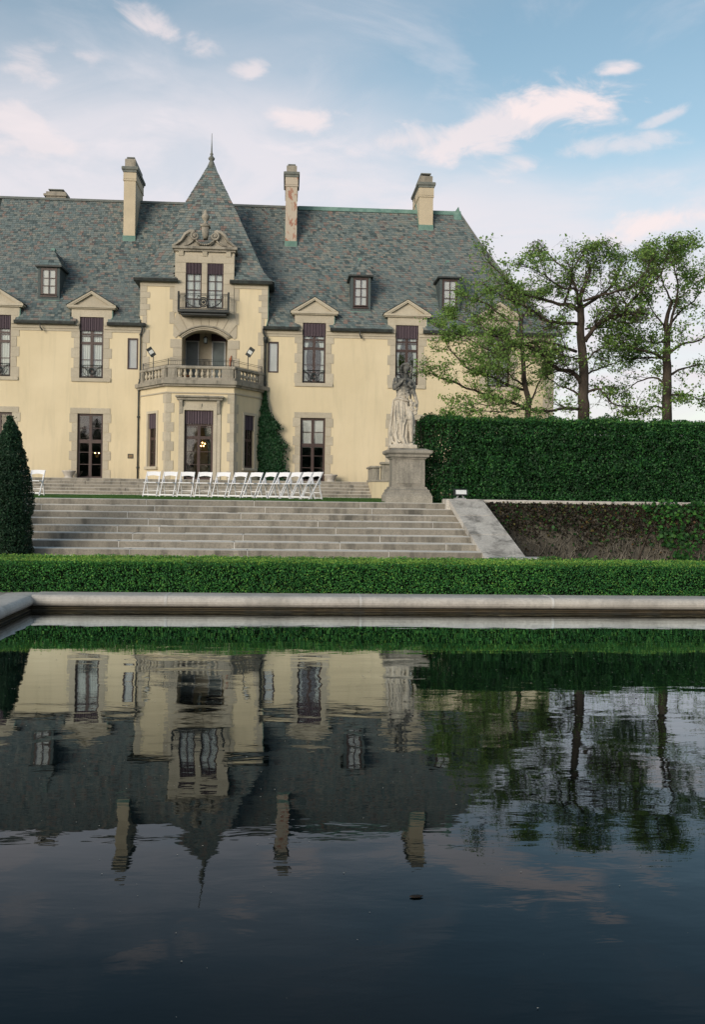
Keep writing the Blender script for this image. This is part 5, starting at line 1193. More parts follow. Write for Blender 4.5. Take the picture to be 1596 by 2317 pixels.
# skirt: swept rings with folds
rows = [(1318, 262, 600, .17), (1290, 262, 580, .17), (1220, 262, 560, .165), (1130, 258, 565, .165), (1040, 260, 572, .17), (950, 268, 575, .18), (870, 276, 565, .18), (800, 286, 556, .175), (740, 300, 545, .165), (690, 318, 530, .15), (640, 340, 525, .135), (600, 352, 535, .125), (560, 345, 560, .12), (500, 332, 590, .12), (450, 325, 600, .12), (410, 345, 590, .105), (385, 395, 555, .085)]
n = 110; vs = []; fs = []
for j, (yy, xa, xb, dp) in enumerate(rows):
    c = S((xa+xb)/2, yy); w_ = (xb-xa)/2/K; low = min(1, max(0, (yy-560)/500))
    for k in range(n):
        a = 2*pi*k/n; fold = 1+low*(.10*sin(9*a+yy*.0035)+.065*sin(15*a+1.3-yy*.002)+.035*sin(23*a+yy*.006))
        dshift = -.05*max(0, 1-abs(yy-930)/260)*max(0, cos(a+pi/2-.9))
        vs.append((c.x+w_*cos(a)*fold, dp*sin(a)*fold+dshift*.6, c.z))
for j in range(len(rows)-1):
    for k in range(n): fs.append((j*n+k, (j+1)*n+k, (j+1)*n+(k+1) % n, j*n+(k+1) % n))
fs += [tuple(range(n)), tuple(range(len(rows)*n-1, (len(rows)-1)*n-1, -1))]
sm_.add(vs, fs)
# train of cloth at her right, long folds
for pts, r in (([S(300, 690, -.06), S(278, 860, -.09), S(262, 1080, -.10), S(268, 1310, -.12)], [.02, .028, .03, .045]), ([S(330, 760, -.14), S(320, 930, -.17), S(330, 1120, -.17), S(350, 1310, -.20)], [.012, .022, .026, .04]),
               ([S(360, 700, -.15), S(372, 860, -.18), S(400, 1020, -.19), S(415, 1180, -.18), S(450, 1300, -.19)], [.012, .02, .026, .028, .03]), ([S(420, 700, -.15), S(424, 850, -.19), S(420, 1000, -.2), S(424, 1100, -.18)], [.012, .018, .022, .01]),
               ([S(450, 710, -.15), S(458, 850, -.19), S(450, 980, -.2), S(432, 1080, -.19)], [.01, .017, .02, .01]), ([S(490, 720, -.15), S(500, 840, -.19), S(490, 940, -.2), S(450, 1050, -.2), S(440, 1200, -.18), S(470, 1310, -.2)], [.012, .02, .026, .024, .02, .028]),
               ([S(300, 1150, -.15), S(330, 1230, -.19), S(400, 1290, -.21)], [.014, .022, .028]), ([S(280, 1200, -.14), S(290, 1280, -.18), S(340, 1320, -.2)], [.014, .022, .03]), ([S(345, 990, -.17), S(358, 1080, -.18), S(345, 1180, -.17)], [.012, .016, .012])): limb(pts, r)
el(S(365, 1010, -.15), .045, .04, .06)
# bare leg on the right with knee forward, cloth edge hanging beside it
limb([S(520, 800, -.08), S(545, 930, -.20), S(552, 960, -.20)], [.10, .082, .070])
limb([S(552, 950, -.20), S(560, 1060, -.17), S(566, 1180, -.14), S(572, 1280, -.13)], [.068, .064, .048, .034]); el(S(575, 1318, -.18), .045, .09, .03)
el(S(548, 945, -.22), .06, .05, .065)
limb([S(560, 890, -.17), S(592, 930, -.14), S(606, 990, -.10), S(600, 1060, -.08)], [.03, .034, .03, .018]); limb([S(490, 940, -.2), S(520, 900, -.23), S(570, 890, -.2), S(605, 900, -.14)], [.02, .024, .024, .02])
el(S(470, 1322, -.2), .05, .07, .026)
# torso
el(S(465, 470), .145, .105, .14); el(S(430, 455, -.085), .055, .05, .055); el(S(525, 455, -.085), .055, .05, .055); el(S(440, 600), .125, .10, .12)
limb([S(340, 415), S(465, 385), S(592, 418)], [.068, .075, .066]); limb([S(468, 390), S(480, 330, -.01), S(487, 290, -.01)], [.058, .047, .05])
# girdle of gathered cloth
limb([S(305, 680, -.03), S(360, 655, -.12), S(440, 680, -.17), S(520, 690, -.14), S(545, 700, -.05)], [.02, .026, .026, .026, .02]); limb([S(345, 620, -.06), S(420, 600, -.13), S(500, 640, -.14)], [.014, .018, .016])
# her right arm (left in view) bent up to the chest
limb([S(345, 410, 0), S(318, 460, -.03), S(305, 508, -.07)], [.062, .056, .048]); limb([S(305, 510, -.07), S(345, 480, -.15), S(400, 430, -.20), S(425, 405, -.20)], [.05, .044, .034, .026])
el(S(432, 398, -.20), .034, .03, .035)
for i in range(4): limb([S(436+i*3, 402-i*9, -.21), S(462+i*2, 398-i*8, -.225), S(474, 404-i*7, -.215)], [.012, .011, .009])
limb([S(428, 392, -.21), S(440, 372, -.22), S(452, 368, -.22)], [.012, .011, .009])
# cloth over the shoulder and falling from the elbow
for pts in ([S(320, 360, -.02), S(300, 420, -.07), S(292, 470, -.07), S(300, 530, -.05)], [S(345, 345, -.03), S(335, 400, -.09), S(340, 450, -.10)], [S(300, 525, -.05), S(340, 530, -.10), S(385, 500, -.13)]): limb(pts, [.024]*len(pts))
# her left arm (right in view) down to the garland
limb([S(588, 415, 0), S(606, 480, -.03), S(590, 545, -.05)], [.060, .054, .05]); limb([S(594, 540, -.05), S(622, 630, -.07), S(650, 720, -.09), S(650, 775, -.10)], [.05, .046, .038, .03])
el(S(645, 800, -.11), .03, .032, .042)
for i in range(4): limb([S(638-i*4, 812, -.12-.012*i), S(628-i*3, 845, -.13-.012*i), S(618-i*3, 860, -.12-.01*i)], [.012, .011, .009])
limb([S(632, 795, -.13), S(614, 815, -.15), S(606, 830, -.15)], [.012, .011, .009])
for i in range(5): limb([S(490+i*12, 450+i*4, -.14), S(545+i*8, 490+i*2, -.15), S(600, 520-i*14, -.09)], [.010, .017, .012])
limb([S(560, 540, -.06), S(556, 600, -.05), S(556, 660, -.05)], [.03, .026, .02])
# head turned a little, hair rolls and wreath
el(S(482, 232, -.03), .066, .080, .100); el(S(480, 268, -.055), .046, .048, .052); el(S(476, 244, -.108), .011, .016, .024); el(S(477, 258, -.112), .013, .013, .009); el(S(477, 274, -.103), .020, .010, .006); el(S(477, 290, -.092), .020, .020, .016)
for s in (-1, 1): el(S(478+s*15, 246+6, -.087), .017, .014, .016)
limb([S(452, 232, -.085), S(478, 226, -.10), S(506, 232, -.085)], [.008, .011, .008]); limb([S(477, 226, -.10), S(476, 256, -.118)], [.007, .010])
el(S(487, 205, .01), .098, .10, .082)
for k in range(18):
    a = pi*(-.12+1.24*k/17); el(S(487+80*cos(a), 222-72*sin(a)*1.0, -.03+.03*sin(3*k)), .030, .034, .030)
for k in range(6):
    for s in (-1, 1): el(S(487+s*(78+4*sin(k*2)), 225+k*13, -.01+.01*sin(k*3)), .028-.002*k, .03, .024)
for k in range(7): el(S(448+k*13, 168-8*sin(k*.5), -.075), .022, .022, .022)
limb([S(432, 290, -.02), S(424, 320, -.04), S(428, 350, -.06)], [.022, .02, .012]); limb([S(536, 285, -.02), S(545, 320, -.04), S(545, 352, -.06)], [.022, .02, .012])
# garland of flowers running from her chest to her hip, and the bunch in her hand
rs = random.Random(5)
def blooms(path, r0, cnt, spr):
    for k in range(cnt):
        f = k/(cnt-1)*(len(path)-1); i = min(int(f), len(path)-2); p = path[i].lerp(path[i+1], f-i); q = p+Vector((rs.uniform(-spr, spr), rs.uniform(-spr*.5, spr*.2), rs.uniform(-spr*.6, spr*.6)))
        r = r0*rs.uniform(.7, 1.2); el(q, r, r, r*.9)
        for m in range(3): a = rs.uniform(0, 6.28); el(q+Vector((cos(a)*r*.9, -.4*r, sin(a)*r*.9)), r*.5, r*.5, r*.5)
blooms([S(455, 395, -.18), S(462, 470, -.19), S(482, 560, -.185), S(500, 640, -.19), S(545, 710, -.20), S(585, 760, -.19)], .027, 22, .03)
blooms([S(560, 720, -.17), S(590, 780, -.17), S(600, 850, -.15), S(598, 870, -.14)], .030, 20, .06)
blooms([S(400, 430, -.15), S(440, 420, -.17)], .022, 5, .02); el(S(540, 430, -.13), .045, .045, .045)
# rocky base
sm_.bev(-.31, .31, -.27, .27, 0, .085, .012); blooms([S(270, 1330, -.16), S(340, 1330, -.22), S(430, 1334, -.23), S(520, 1334, -.23), S(620, 1340, -.16)], .032, 16, .03)
tmp = bpy.data.objects.new('tmp', sm_.mesh('tmp', None)); COL.objects.link(tmp)
rm = tmp.modifiers.new('r', 'REMESH'); rm.mode = 'VOXEL'; rm.voxel_size = .0062; rm.adaptivity = 0
smo = tmp.modifiers.new('s', 'SMOOTH'); smo.factor = .45; smo.iterations = 1
dg = bpy.context.evaluated_depsgraph_get(); me = bpy.data.meshes.new_from_object(tmp.evaluated_get(dg)); bpy.data.objects.remove(tmp)
co = np.zeros(len(me.vertices)*3, np.float32); me.vertices.foreach_get('co', co); co = co.reshape(-1, 3)
nv = np.zeros(len(me.vertices)*3, np.float32); me.vertices.foreach_get('normal', nv); nv = nv.reshape(-1, 3)
co += nv*(lump(co, 22)[:, None]*.0022).astype(np.float32); me.vertices.foreach_set('co', co.ravel())
me.polygons.foreach_set('use_smooth', [True]*len(me.polygons)); me.materials.clear(); me.materials.append(M['marble']); me.name = 'figure'
o = bpy.data.objects.new('figure', me); COL.objects.link(o); o.parent = stat; o.location = (0, 0, .005); o.scale = (1.0, 1.0, (ZA(920, 822, cy)-SZ0)/1.96)
# ================================================================== VEGETATION
def hedge(name, label, x0, x1, y0, y1, z0, z1, n, size, mat, amp=.08, k=3.0, thin=None, groupname=None, taper=.0, faces='ftlrb', edgen=None):
    t_ = thing(name, label, 'hedge', ((x0+x1)/2, (y0+y1)/2, z0), groupname)
    c = .30 if z1-z0 > 1 else .08
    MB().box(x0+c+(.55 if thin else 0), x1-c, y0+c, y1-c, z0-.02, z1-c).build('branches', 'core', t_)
    A = {'f': (x1-x0)*(z1-z0), 'b': (x1-x0)*(z1-z0)*.5, 't': (x1-x0)*(y1-y0), 'l': (y1-y0)*(z1-z0), 'r': (y1-y0)*(z1-z0)}; tot = sum(A[f] for f in faces)
    P, Nn = [], []
    for f in faces:
        m = int(n*A[f]/tot); u = rng.uniform(0, 1, m); v = rng.uniform(0, 1, m)
        if f in 'fb': P.append(np.stack([x0+(x1-x0)*u, np.full(m, y0 if f == 'f' else y1), z0+(z1-z0)*v], 1)); Nn.append(np.tile([0, -1. if f == 'f' else 1., 0], (m, 1)))
        elif f == 't': P.append(np.stack([x0+(x1-x0)*u, y0+(y1-y0)*v, np.full(m, z1)], 1)); Nn.append(np.tile([0, 0, 1.], (m, 1)))
        else: P.append(np.stack([np.full(m, x0 if f == 'l' else x1), y0+(y1-y0)*u, z0+(z1-z0)*v], 1)); Nn.append(np.tile([-1. if f == 'l' else 1., 0, 0], (m, 1)))
    P = np.concatenate(P); Nn = np.concatenate(Nn)
    lp = lump(P, k)+.6*lump(P+7, k*3.1)
    d = amp*lp - np.abs(rng.normal(0, amp*.8, len(P))) + amp*.3
    # rounded arrises
    P2 = P + Nn*d[:, None]
    if thin is not None:
        keep = rng.uniform(0, 1, len(P)) < thin(P2); P2, Nn, lp = P2[keep], Nn[keep], lp[keep]
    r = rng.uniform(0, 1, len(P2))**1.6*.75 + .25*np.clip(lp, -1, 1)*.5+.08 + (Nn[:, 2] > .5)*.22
    return t_, leafmesh('foliage', P2, Nn, size, mat, t_, .6, .75, r, True)
# low clipped box hedge behind the coping: leaves plus a fuzz of upright shoot tips
hx0, hx1 = -6.0, 10.5; hy0, hy1 = YP+.50, YP+1.45; hz1 = .585
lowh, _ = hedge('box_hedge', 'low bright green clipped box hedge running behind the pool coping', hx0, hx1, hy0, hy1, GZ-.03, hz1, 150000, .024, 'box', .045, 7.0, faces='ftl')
m = 42000; u = rng.uniform(0, 1, m); P = np.stack([hx0+(hx1-hx0)*u, hy0+(hy1-hy0)*rng.uniform(0, 1, m), np.full(m, hz1)+np.abs(rng.normal(0, .014, m))], 1); P[:, 2] += .010*lump(P, 6)+.012*(lump(P+3, 22) > .6)
leafmesh('shoot_tips', P, np.tile([0, -.6, .3], (m, 1)), .021, 'box', lowh, .5, .8, rng.uniform(.78, 1, m), True)
# tall hedge to the right of the statue
TH0 = XA(962, 1040, 22.45); thz = ZA(1200, 942, 22.5)-.12
def thin_left(p):
    e = (p[:, 0]-TH0); z = p[:, 2]; band = np.exp(-((z-2.1)/.9)**2)
    return np.clip(.35+e*1.6+(1-band)*.7 - .35*(lump(p, 6) > .3)*(e < .6), .05, 1)
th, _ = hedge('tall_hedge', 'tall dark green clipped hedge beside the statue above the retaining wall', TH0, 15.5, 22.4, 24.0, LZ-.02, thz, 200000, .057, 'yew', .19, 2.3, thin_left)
m = 9000; u = rng.uniform(0, 1, m); P = np.stack([TH0+(15.5-TH0)*u, 22.4+1.6*rng.uniform(0, 1, m), thz+np.abs(rng.normal(0, .04, m))], 1); P[:, 2] += .03*lump(P, 3)
leafmesh('shoot_tips', P, np.tile([0, -.6, .3], (m, 1)), .06, 'yew', th, .5, .8, rng.uniform(.5, 1, m), True)
b = MB()
for i in range(34):
    x = TH0+random.uniform(.05, .7); b.tube([(x, 22.5+random.random()*.5, LZ), (x+random.uniform(-.15, .15), 22.5+random.random()*.4, 2.2), (x+random.uniform(-.2, .2), 22.5, 3.2)], .010, 4)
b.build('stems', 'bark', th)
# hedge continues left of the pool beyond the frame: the clipped conifer at the foot of the steps
def conifer(px, pyt, Y, z0, rad, label):
    top = at(px, pyt, Y); H = top.z-z0; t_ = thing('conifer', label, 'tree', (top.x, Y, z0))
    MB().tube([(top.x, Y, z0-.05), (top.x, Y, z0+H*.8)], [.07, .02], 6).build('trunk', 'bark', t_)
    prf = lambda f: rad*np.clip(1.06-.10*(1-f)-f**3.2, .02, 1)
    MB().lathe([(max(.02, (rad-.12)*(1-f**3.0)), f*(H-.25)) for f in [k/8 for k in range(9)]], (top.x, Y, z0), 12).build('branches', 'core', t_)
    n = 34000; f = rng.uniform(0, 1, n)**.95; a = rng.uniform(0, 2*pi, n); d = np.stack([np.cos(a), np.sin(a), np.zeros(n)], 1)
    base = np.stack([np.full(n, top.x), np.full(n, Y), z0+f*H], 1); r = prf(f); P = base+d*r[:, None]; lp = lump(P, 4)+.6*lump(P+5, 11)
    P = base+d*(r+.06*lp-np.abs(rng.normal(0, .05, n)))[:, None]; rr = rng.uniform(0, 1, n)**1.5*.8+.15*lp+.1
    leafmesh('foliage', P, d+np.array([0, 0, .4]), .042, 'conifer', t_, .45, .8, rr, True)
conifer(22, 942, 18.25, GZ, .43, 'narrow dark clipped conifer at the left foot of the garden steps')

# ---- climbing vine at the tower corner
rowsv = [(883, 598, 603), (905, 597, 604), (925, 592, 607), (940, 592, 612), (955, 583, 622), (962, 588, 634), (975, 590, 624), (990, 586, 630), (1000, 588, 636), (1012, 583, 644), (1022, 580, 640), (1035, 588, 638), (1045, 590, 636), (1056, 592, 640), (1066, 590, 644), (1080, 590, 634), (1088, 590, 650)]
vi = thing('wall_vine', 'dark green vine climbing the pipe where the bay meets the right wing', 'vine', (XA(605, 1080, YH), YH-.3, TZ))
P = []; Yv = YH-.22
for (ya, a0, b0), (yb_, a1, b1) in zip(rowsv[:-1], rowsv[1:]):
    m = int(36*(yb_-ya)*(b0-a0+b1-a1)/2/12)
    for _ in range(m):
        f = random.random(); l, r = a0+(a1-a0)*f, b0+(b1-b0)*f; g_ = random.gauss(.46, .23)
        p = at(l+(r-l)*g_, ya+(yb_-ya)*f, Yv); P.append((p.x, Yv-random.random()**2*.35*min(1, (yb_-900)/60 if yb_ > 905 else .2), p.z))
for (sx, sy, ex, ey) in ((590, 1020, 570, 1032), (636, 1012, 652, 1014), (624, 960, 634, 972), (588, 958, 577, 944), (630, 1046, 647, 1050), (600, 975, 582, 985)):
    for k in range(26):
        f = random.random(); p = at(sx+(ex-sx)*f+random.uniform(-2, 2), sy+(ey-sy)*f-6*f*(1-f)+random.uniform(-2, 2), Yv); P.append((p.x, Yv-.1, p.z))
P = np.array(P); rr = rng.uniform(0, 1, len(P))**1.4*.8+.2*lump(P, 5)
leafmesh('foliage', P, np.tile([0, -1., .25], (len(P), 1)), .11, 'vine', vi, .8, .55, rr, True)
MB().tube([(XA(601, 1085, YH), YH-.17, TZ), (XA(604, 1000, YH), YH-.20, 3.8), (XA(601, 900, YH), YH-.20, 6.0)], [.05, .04, .015], 6).build('stem', 'bark', vi)

# ---- creeper on the retaining wall: dormant brown mat, green ivy at the right
cr = thing('wall_creeper', 'brown dormant creeper with pale stems covering the garden wall', 'creeper', (6, 21.2, 0))
n = 26000; x = rng.uniform(xb0, 16, n); z = rng.uniform(-.05, 1.33, n); P = np.stack([x, np.full(n, 21.3), z], 1); lp = lump(P, 2.2)+.5*lump(P, 6.5)
dens = np.clip(.16+1.5*(z-.48)+.55*lp + .25*(x > 6.6), .05, 1); kp = rng.uniform(0, 1, n) < dens; P = P[kp]; P[:, 1] -= np.abs(rng.normal(.03, .04, len(P)))
leafmesh('creeper_leaves', P, np.tile([0, -1., .3], (len(P), 1)), .055, 'ivyb', cr, .8, .6, None, True)
st = MB()
for i in range(110):
    x = random.uniform(xb0+.1, 12); z = -.05; pts = []
    for k in range(9): pts.append((x, 21.3-.02-.01*random.random(), z)); x += random.gauss(0, .055); z += random.uniform(.05, .14)
    st.tube(pts, [.012-.001*k for k in range(9)], 4)
    if random.random() < .6:
        q = pts[random.randrange(2, 7)]; st.tube([q, (q[0]+random.uniform(-.2, .2), q[1]-.01, q[2]+.12), (q[0]+random.uniform(-.35, .35), q[1], q[2]+.26)], [.007, .006, .003], 4)
st.build('stems', 'stem', cr)
iv = thing('ivy', 'glossy green ivy spreading over the right part of the garden wall', 'ivy', (10, 21.2, 0))
gx = XA(1385, 1200, 21.3); n = 13000; x = rng.uniform(gx-1.6, 16, n); z = rng.uniform(0, 1.42, n); P = np.stack([x, np.full(n, 21.25), z], 1); lp = lump(P, 2.5)+.5*lump(P+2, 7)
edge = gx+.55+.75*(1.25-z)*.6-.55*lp; kp = rng.uniform(0, 1, n) < np.clip((x-edge)*1.2+.25, .02, 1)*np.clip(.55+.8*lp, .15, 1)*np.clip(1.45-.3*(z > 1.35), 0, 1); P = P[kp]; P[:, 1] -= np.abs(rng.normal(.05, .05, len(P)))
leafmesh('foliage', P, np.tile([0, -1., .35], (len(P), 1)), .085, 'ivyg', iv, .85, .45, rng.uniform(0, 1, len(P))**1.3, True)
MB().tube([(gx+.6, 21.26, 0), (gx+.8, 21.25, .6), (gx+1.2, 21.24, 1.2)], [.02, .015, .01], 5).build('stem', 'bark', iv)

# ---- lawn blades along the visible strip
n = 36000; P = np.stack([rng.uniform(-7, 3.6, n), YT+.5+rng.uniform(0, 1, n)**1.6*16, np.full(n, LZ+.002)], 1)
leafmesh('grass', P, np.tile([0., -1, .1], (n, 1)), .045, 'grassblade', None, .3, .5, None)

# ---- trees
def T(x, y, Y, dy=0): return at((1560+x/1.7733)/1.604, (800+y/1.7733)/1.604, Y+dy)
def make_tree(name, label, Y, trunk, limbs, z0, leafn, seed, leafsize=.085, dens=1.0, kept=None):
    R = random.Random(seed); ztop = T(990, 120, Y).z; base = T(*trunk[0][:2], Y); t_ = thing(name, label, 'tree', (base.x, Y, z0), 'spring trees behind the tall hedge')
    def smooth(P, r, k=3, wob=.03):
        Q, rr = [], []
        for i in range(len(P)-1):
            p0, p1, p2, p3 = P[max(i-1, 0)], P[i], P[i+1], P[min(i+2, len(P)-1)]
            for j in range(k):
                t = j/k; q = .5*((2*p1)+(p2-p0)*t+(2*p0-5*p1+4*p2-p3)*t*t+(3*p1-p0-3*p2+p3)*t**3)
                Q.append(q+Vector((R.uniform(-wob, wob), R.uniform(-wob, wob), R.uniform(-wob, wob))) if (i or j) else q); rr.append(r[i]+(r[i+1]-r[i])*t)
        Q.append(P[-1]); rr.append(r[-1]); return Q, rr
    tp = [T(x, y, Y) for x, y, _ in trunk]; tp = [Vector((tp[0].x, Y, z0-.1))]+tp; tr_ = [trunk[0][2]*1.25]+[q[2] for q in trunk]
    Q, rr = smooth(tp, tr_, 3, .012); MB().tube(Q, rr, 10).build('trunk', 'bark', t_, True)
    tw = MB(); tips = []
    def twig(p, d, L, r, lev):
        pts = [p]; n = 4; dd = d.copy()
        for i in range(n):
            if pts[-1].z > ztop-.5: dd = (dd+Vector((0, 0, -.55*max(0, pts[-1].z-ztop+.5)/.5))).normalized()
            dd = (dd+Vector((R.gauss(0, .22), R.gauss(0, .22), R.gauss(.03, .16)))).normalized(); pts.append(pts[-1]+dd*L/n)
        tw.tube(pts, [r*(1-.75*i/n) for i in range(n+1)], 4 if lev else 5, False)
        for i in range(1, n+1):
            if lev < 2:
                for _ in range(2 if i < n else 3):
                    if R.random() < .78: a = (dd+Vector((R.gauss(0, .8), R.gauss(0, .8), R.gauss(.10, .42)))).normalized(); twig(pts[i], a, L*R.uniform(.42, .68), r*.5, lev+1)
            tips.append((pts[i], .5 if lev == 0 else 1.)) if lev else None
    for li, (pl, r0, r1, dys) in enumerate(limbs):
        n = len(pl); P = [T(x, y, Y, dys*(i/(n-1))**.8) for i, (x, y) in enumerate(pl)]; r = [r0+(r1-r0)*i/(n-1) for i in range(n)]
        Q, rr = smooth(P, r, 3, .018); MB().tube(Q, rr, 7).build('branch', 'bark', t_, True)
        for i in range(2, len(Q)):
            d = (Q[i]-Q[i-1]).normalized(); f = i/len(Q)
            for _ in range((1 if R.random() < .85*dens else 0) + (1 if R.random() < .35 else 0)):
                a = (d*.8+Vector((R.gauss(0, .8), R.gauss(0, .8), R.gauss(.15, .5)))).normalized(); twig(Q[i], a, R.uniform(.45, 1.0)*(1.05-.45*f), max(.010, rr[i]*.35), 0 if R.random() < .6 else 1)
        for _ in range(2): twig(Q[-1], (d+Vector((R.gauss(0, .4), R.gauss(0, .4), R.gauss(.1, .3)))).normalized(), R.uniform(.4, .7), rr[-1]*.8, 0)
    tw.build('twigs', 'bark', t_)['kind'] = 'stuff'
    tips_ = np.array([tuple(p) for p, w_ in tips]); print('tips', name, len(tips_))
    idx = rng.integers(0, len(tips_), leafn); P = tips_[idx]+rng.normal(0, 1, (leafn, 3))*np.array([.085, .085, .055])+np.array([0, 0, .01]); cl = rng.uniform(0, 1, len(tips_))[idx]
    leafmesh('crown', P, np.tile([0., -.5, .6], (leafn, 1)), leafsize, 'treeleaf', t_, .8, .9, .55*cl+.45*rng.uniform(0, 1, leafn), True)
    return t_
t1 = [(993, 1265, .185), (990, 1130, .165), (995, 1000, .15), (985, 870, .14), (972, 740, .125), (975, 600, .11), (968, 500, .085), (1000, 420, .06), (1035, 320, .045)]
l1 = [([(1000, 780), (1050, 710), (1110, 650), (1180, 620), (1262, 605)], .075, .055, -.5), ([(1262, 605), (1265, 540), (1235, 490)], .06, .025, -.3), ([(1262, 560), (1330, 490), (1400, 420), (1490, 350), (1520, 250), (1550, 190)], .045, .012, -.8),
      ([(980, 565), (1060, 510), (1150, 450), (1210, 360), (1235, 250)], .06, .016, .8), ([(990, 520), (1100, 485), (1200, 460), (1300, 430), (1385, 340), (1420, 270)], .045, .012, -1.2),
      ([(965, 590), (905, 545), (830, 540), (740, 510), (620, 480), (540, 450), (480, 370), (390, 280)], .065, .014, -.9), ([(870, 530), (900, 450), (910, 340), (840, 290), (770, 220), (700, 140)], .045, .012, .7), ([(910, 340), (960, 260), (1010, 200), (1090, 150)], .035, .010, -.6),
      ([(960, 505), (930, 440), (870, 440), (800, 400), (740, 350), (660, 310)], .045, .012, -1.3), ([(945, 845), (830, 800), (700, 780), (560, 800), (430, 850), (350, 850)], .05, .012, -1.5), ([(975, 1050), (925, 980), (840, 960), (760, 910), (722, 860), (722, 830), (640, 810), (560, 795), (470, 760), (400, 740)], .075, .018, -1.2),
      ([(962, 670), (850, 660), (740, 640), (680, 595), (620, 560), (540, 520), (440, 470)], .06, .014, -1.0), ([(960, 1215), (860, 1210), (760, 1228), (640, 1218), (560, 1215), (460, 1232), (300, 1225)], .05, .012, -1.1), ([(1010, 1115), (1080, 1085), (1130, 1120), (1170, 1175), (1250, 1195), (1350, 1200)], .045, .012, -.6),
      ([(960, 890), (880, 880), (800, 895)], .03, .010, -.8), ([(970, 1125), (900, 1085), (830, 1060), (760, 1010)], .04, .010, 1.2), ([(1005, 700), (1080, 690), (1180, 690), (1290, 660)], .035, .010, 1.3), ([(1010, 900), (1090, 830), (1180, 800), (1260, 830)], .035, .010, .9), ([(1000, 1000), (1080, 960), (1160, 930), (1260, 900)], .035, .010, 1.4),
      ([(1000, 420), (1010, 340), (1060, 280), (1110, 200)], .03, .009, .5), ([(970, 520), (1000, 400), (1030, 330)], .05, .03, .3), ([(965, 505), (935, 420), (915, 330), (945, 220)], .045, .012, -.2)]
make_tree('pollard_tree', 'knotty spreading tree with fresh spring leaves in the middle behind the hedge', 29.5, t1, l1, 1.2, 15500, 11, .078)
t2 = [(632, 1250, .12), (640, 1170, .11), (612, 1060, .10), (605, 950, .09), (598, 830, .08), (590, 700, .065), (600, 600, .045)]
l2 = [([(608, 1060), (540, 1020), (480, 960), (400, 930), (330, 975)], .04, .010, -.8), ([(600, 1090), (500, 1060), (430, 1020), (340, 985), (250, 960), (190, 900), (120, 820)], .055, .02, -1.6), ([(640, 1220), (560, 1185), (470, 1150), (380, 1125), (240, 1080), (150, 1040), (60, 1010)], .06, .028, -1.8),
      ([(640, 1190), (680, 1100), (720, 1010), (730, 930)], .045, .012, .8), ([(600, 800), (500, 820), (440, 850), (330, 810), (230, 750), (100, 710)], .05, .012, -1.4), ([(598, 760), (500, 650), (400, 560), (330, 520), (250, 490)], .045, .010, -.6), ([(600, 700), (560, 560), (500, 450), (440, 400)], .04, .010, .9), ([(595, 640), (640, 560), (700, 520)], .03, .010, .6), ([(600, 960), (690, 900), (760, 850)], .03, .010, 1.0),
      ([(330, 975), (390, 930), (430, 880)], .03, .010, .5), ([(598, 830), (430, 730), (300, 690), (180, 640)], .04, .010, 1.2), ([(590, 1130), (420, 1190), (280, 1180), (160, 1230)], .03, .008, -1.2), ([(500, 650), (380, 640), (280, 600), (200, 560)], .03, .008, .9)]
make_tree('slender_tree', 'thinner leafy tree standing against the right end of the mansion', 36.5, t2, l2, 1.2, 12500, 23, .085, 1.1)
t3 = [(1528, 1280, .16), (1530, 1000, .14), (1525, 850, .125), (1530, 740, .10), (1522, 650, .07), (1560, 520, .05)]
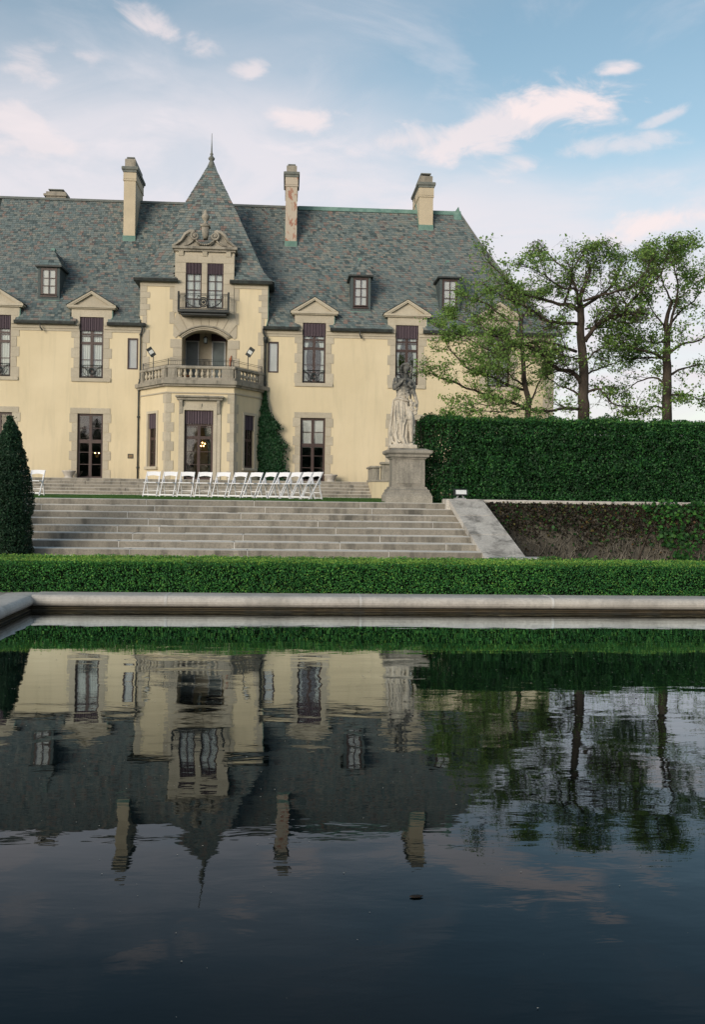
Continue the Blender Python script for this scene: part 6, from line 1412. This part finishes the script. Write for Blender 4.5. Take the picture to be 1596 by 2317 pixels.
l3 = [([(1512, 900), (1440, 850), (1340, 830), (1240, 780), (1180, 730)], .055, .012, -.9), ([(1512, 890), (1400, 880), (1290, 890), (1220, 860)], .04, .010, .8), ([(1515, 780), (1430, 790), (1350, 740)], .035, .010, .7), ([(1520, 690), (1450, 600), (1400, 520)], .035, .010, -.5), ([(1505, 1220), (1450, 1195), (1400, 1235), (1340, 1250)], .04, .010, -.6), ([(1510, 1050), (1440, 1010), (1340, 1040), (1260, 1100)], .04, .010, .8),
      ([(1540, 860), (1620, 800), (1740, 770), (1860, 700)], .055, .012, -.5), ([(1540, 1000), (1640, 950), (1760, 930)], .05, .012, .8), ([(1530, 700), (1600, 600), (1700, 520), (1780, 400)], .045, .010, .6), ([(1535, 720), (1580, 560), (1600, 420), (1570, 300), (1600, 180)], .05, .010, -.8), ([(1560, 520), (1510, 420), (1480, 300), (1440, 200)], .035, .010, .9), ([(1540, 1130), (1640, 1120), (1760, 1160)], .04, .010, 0), ([(1575, 300), (1500, 200), (1420, 140)], .025, .008, .5)]
make_tree('maple_tree', 'rightmost spring tree, its trunk close to the edge of the view', 30.5, t3, l3, 1.2, 13500, 37, .078)

# ---- dark belt of tall evergreens on the far side of the garden, behind the camera: seen only in the glass
P, Nn, rr = [], [], []
for i in range(44):
    cx_, cy_, h_ = -70+i*3.3+random.uniform(-1, 1), -62+random.uniform(-4, 4), random.uniform(11, 16.5); n = 900; f = rng.uniform(0, 1, n); a = rng.uniform(0, 2*pi, n); r = 2.9*(1-f)**.8*rng.uniform(.5, 1.1, n)
    P.append(np.stack([cx_+r*np.cos(a), cy_+r*np.sin(a), -1.0+h_*f], 1)); Nn.append(np.stack([np.cos(a), np.sin(a), a*0+.5], 1))
leafmesh('distant_woods', np.concatenate(P), np.concatenate(Nn), 1.1, 'conifer', None, .8, .4)
# ---- specks drifting on the water
n = 1700; P = np.stack([rng.uniform(XL+.1, 6, n), rng.uniform(0, 1, n)**.8*9+2.2, np.full(n, WZ+.003)], 1)
sp = leafmesh('floating_specks', P, np.tile([0, 0, 40.], (n, 1)), .011, 'petal', None, .7, .4, None, sizes=(rng.uniform(.2, 1.0, n)**2.2*.010+.002)*(.22+P[:, 1]*.15))
p = atz(942, 2028, WZ+.003); m = MB(); m.prismz([(p.x-.024, p.y), (p.x-.01, p.y-.010), (p.x+.013, p.y-.008), (p.x+.026, p.y+.003), (p.x+.01, p.y+.011), (p.x-.01, p.y+.010)], WZ+.003, WZ+.006)
tag(m.build('floating_leaf', 'deadleaf'), 'single dark leaf floating on the open water below the chimney reflection', 'leaf')
for o in list(bpy.data.objects):
    if '_off' in o: del o['_off']
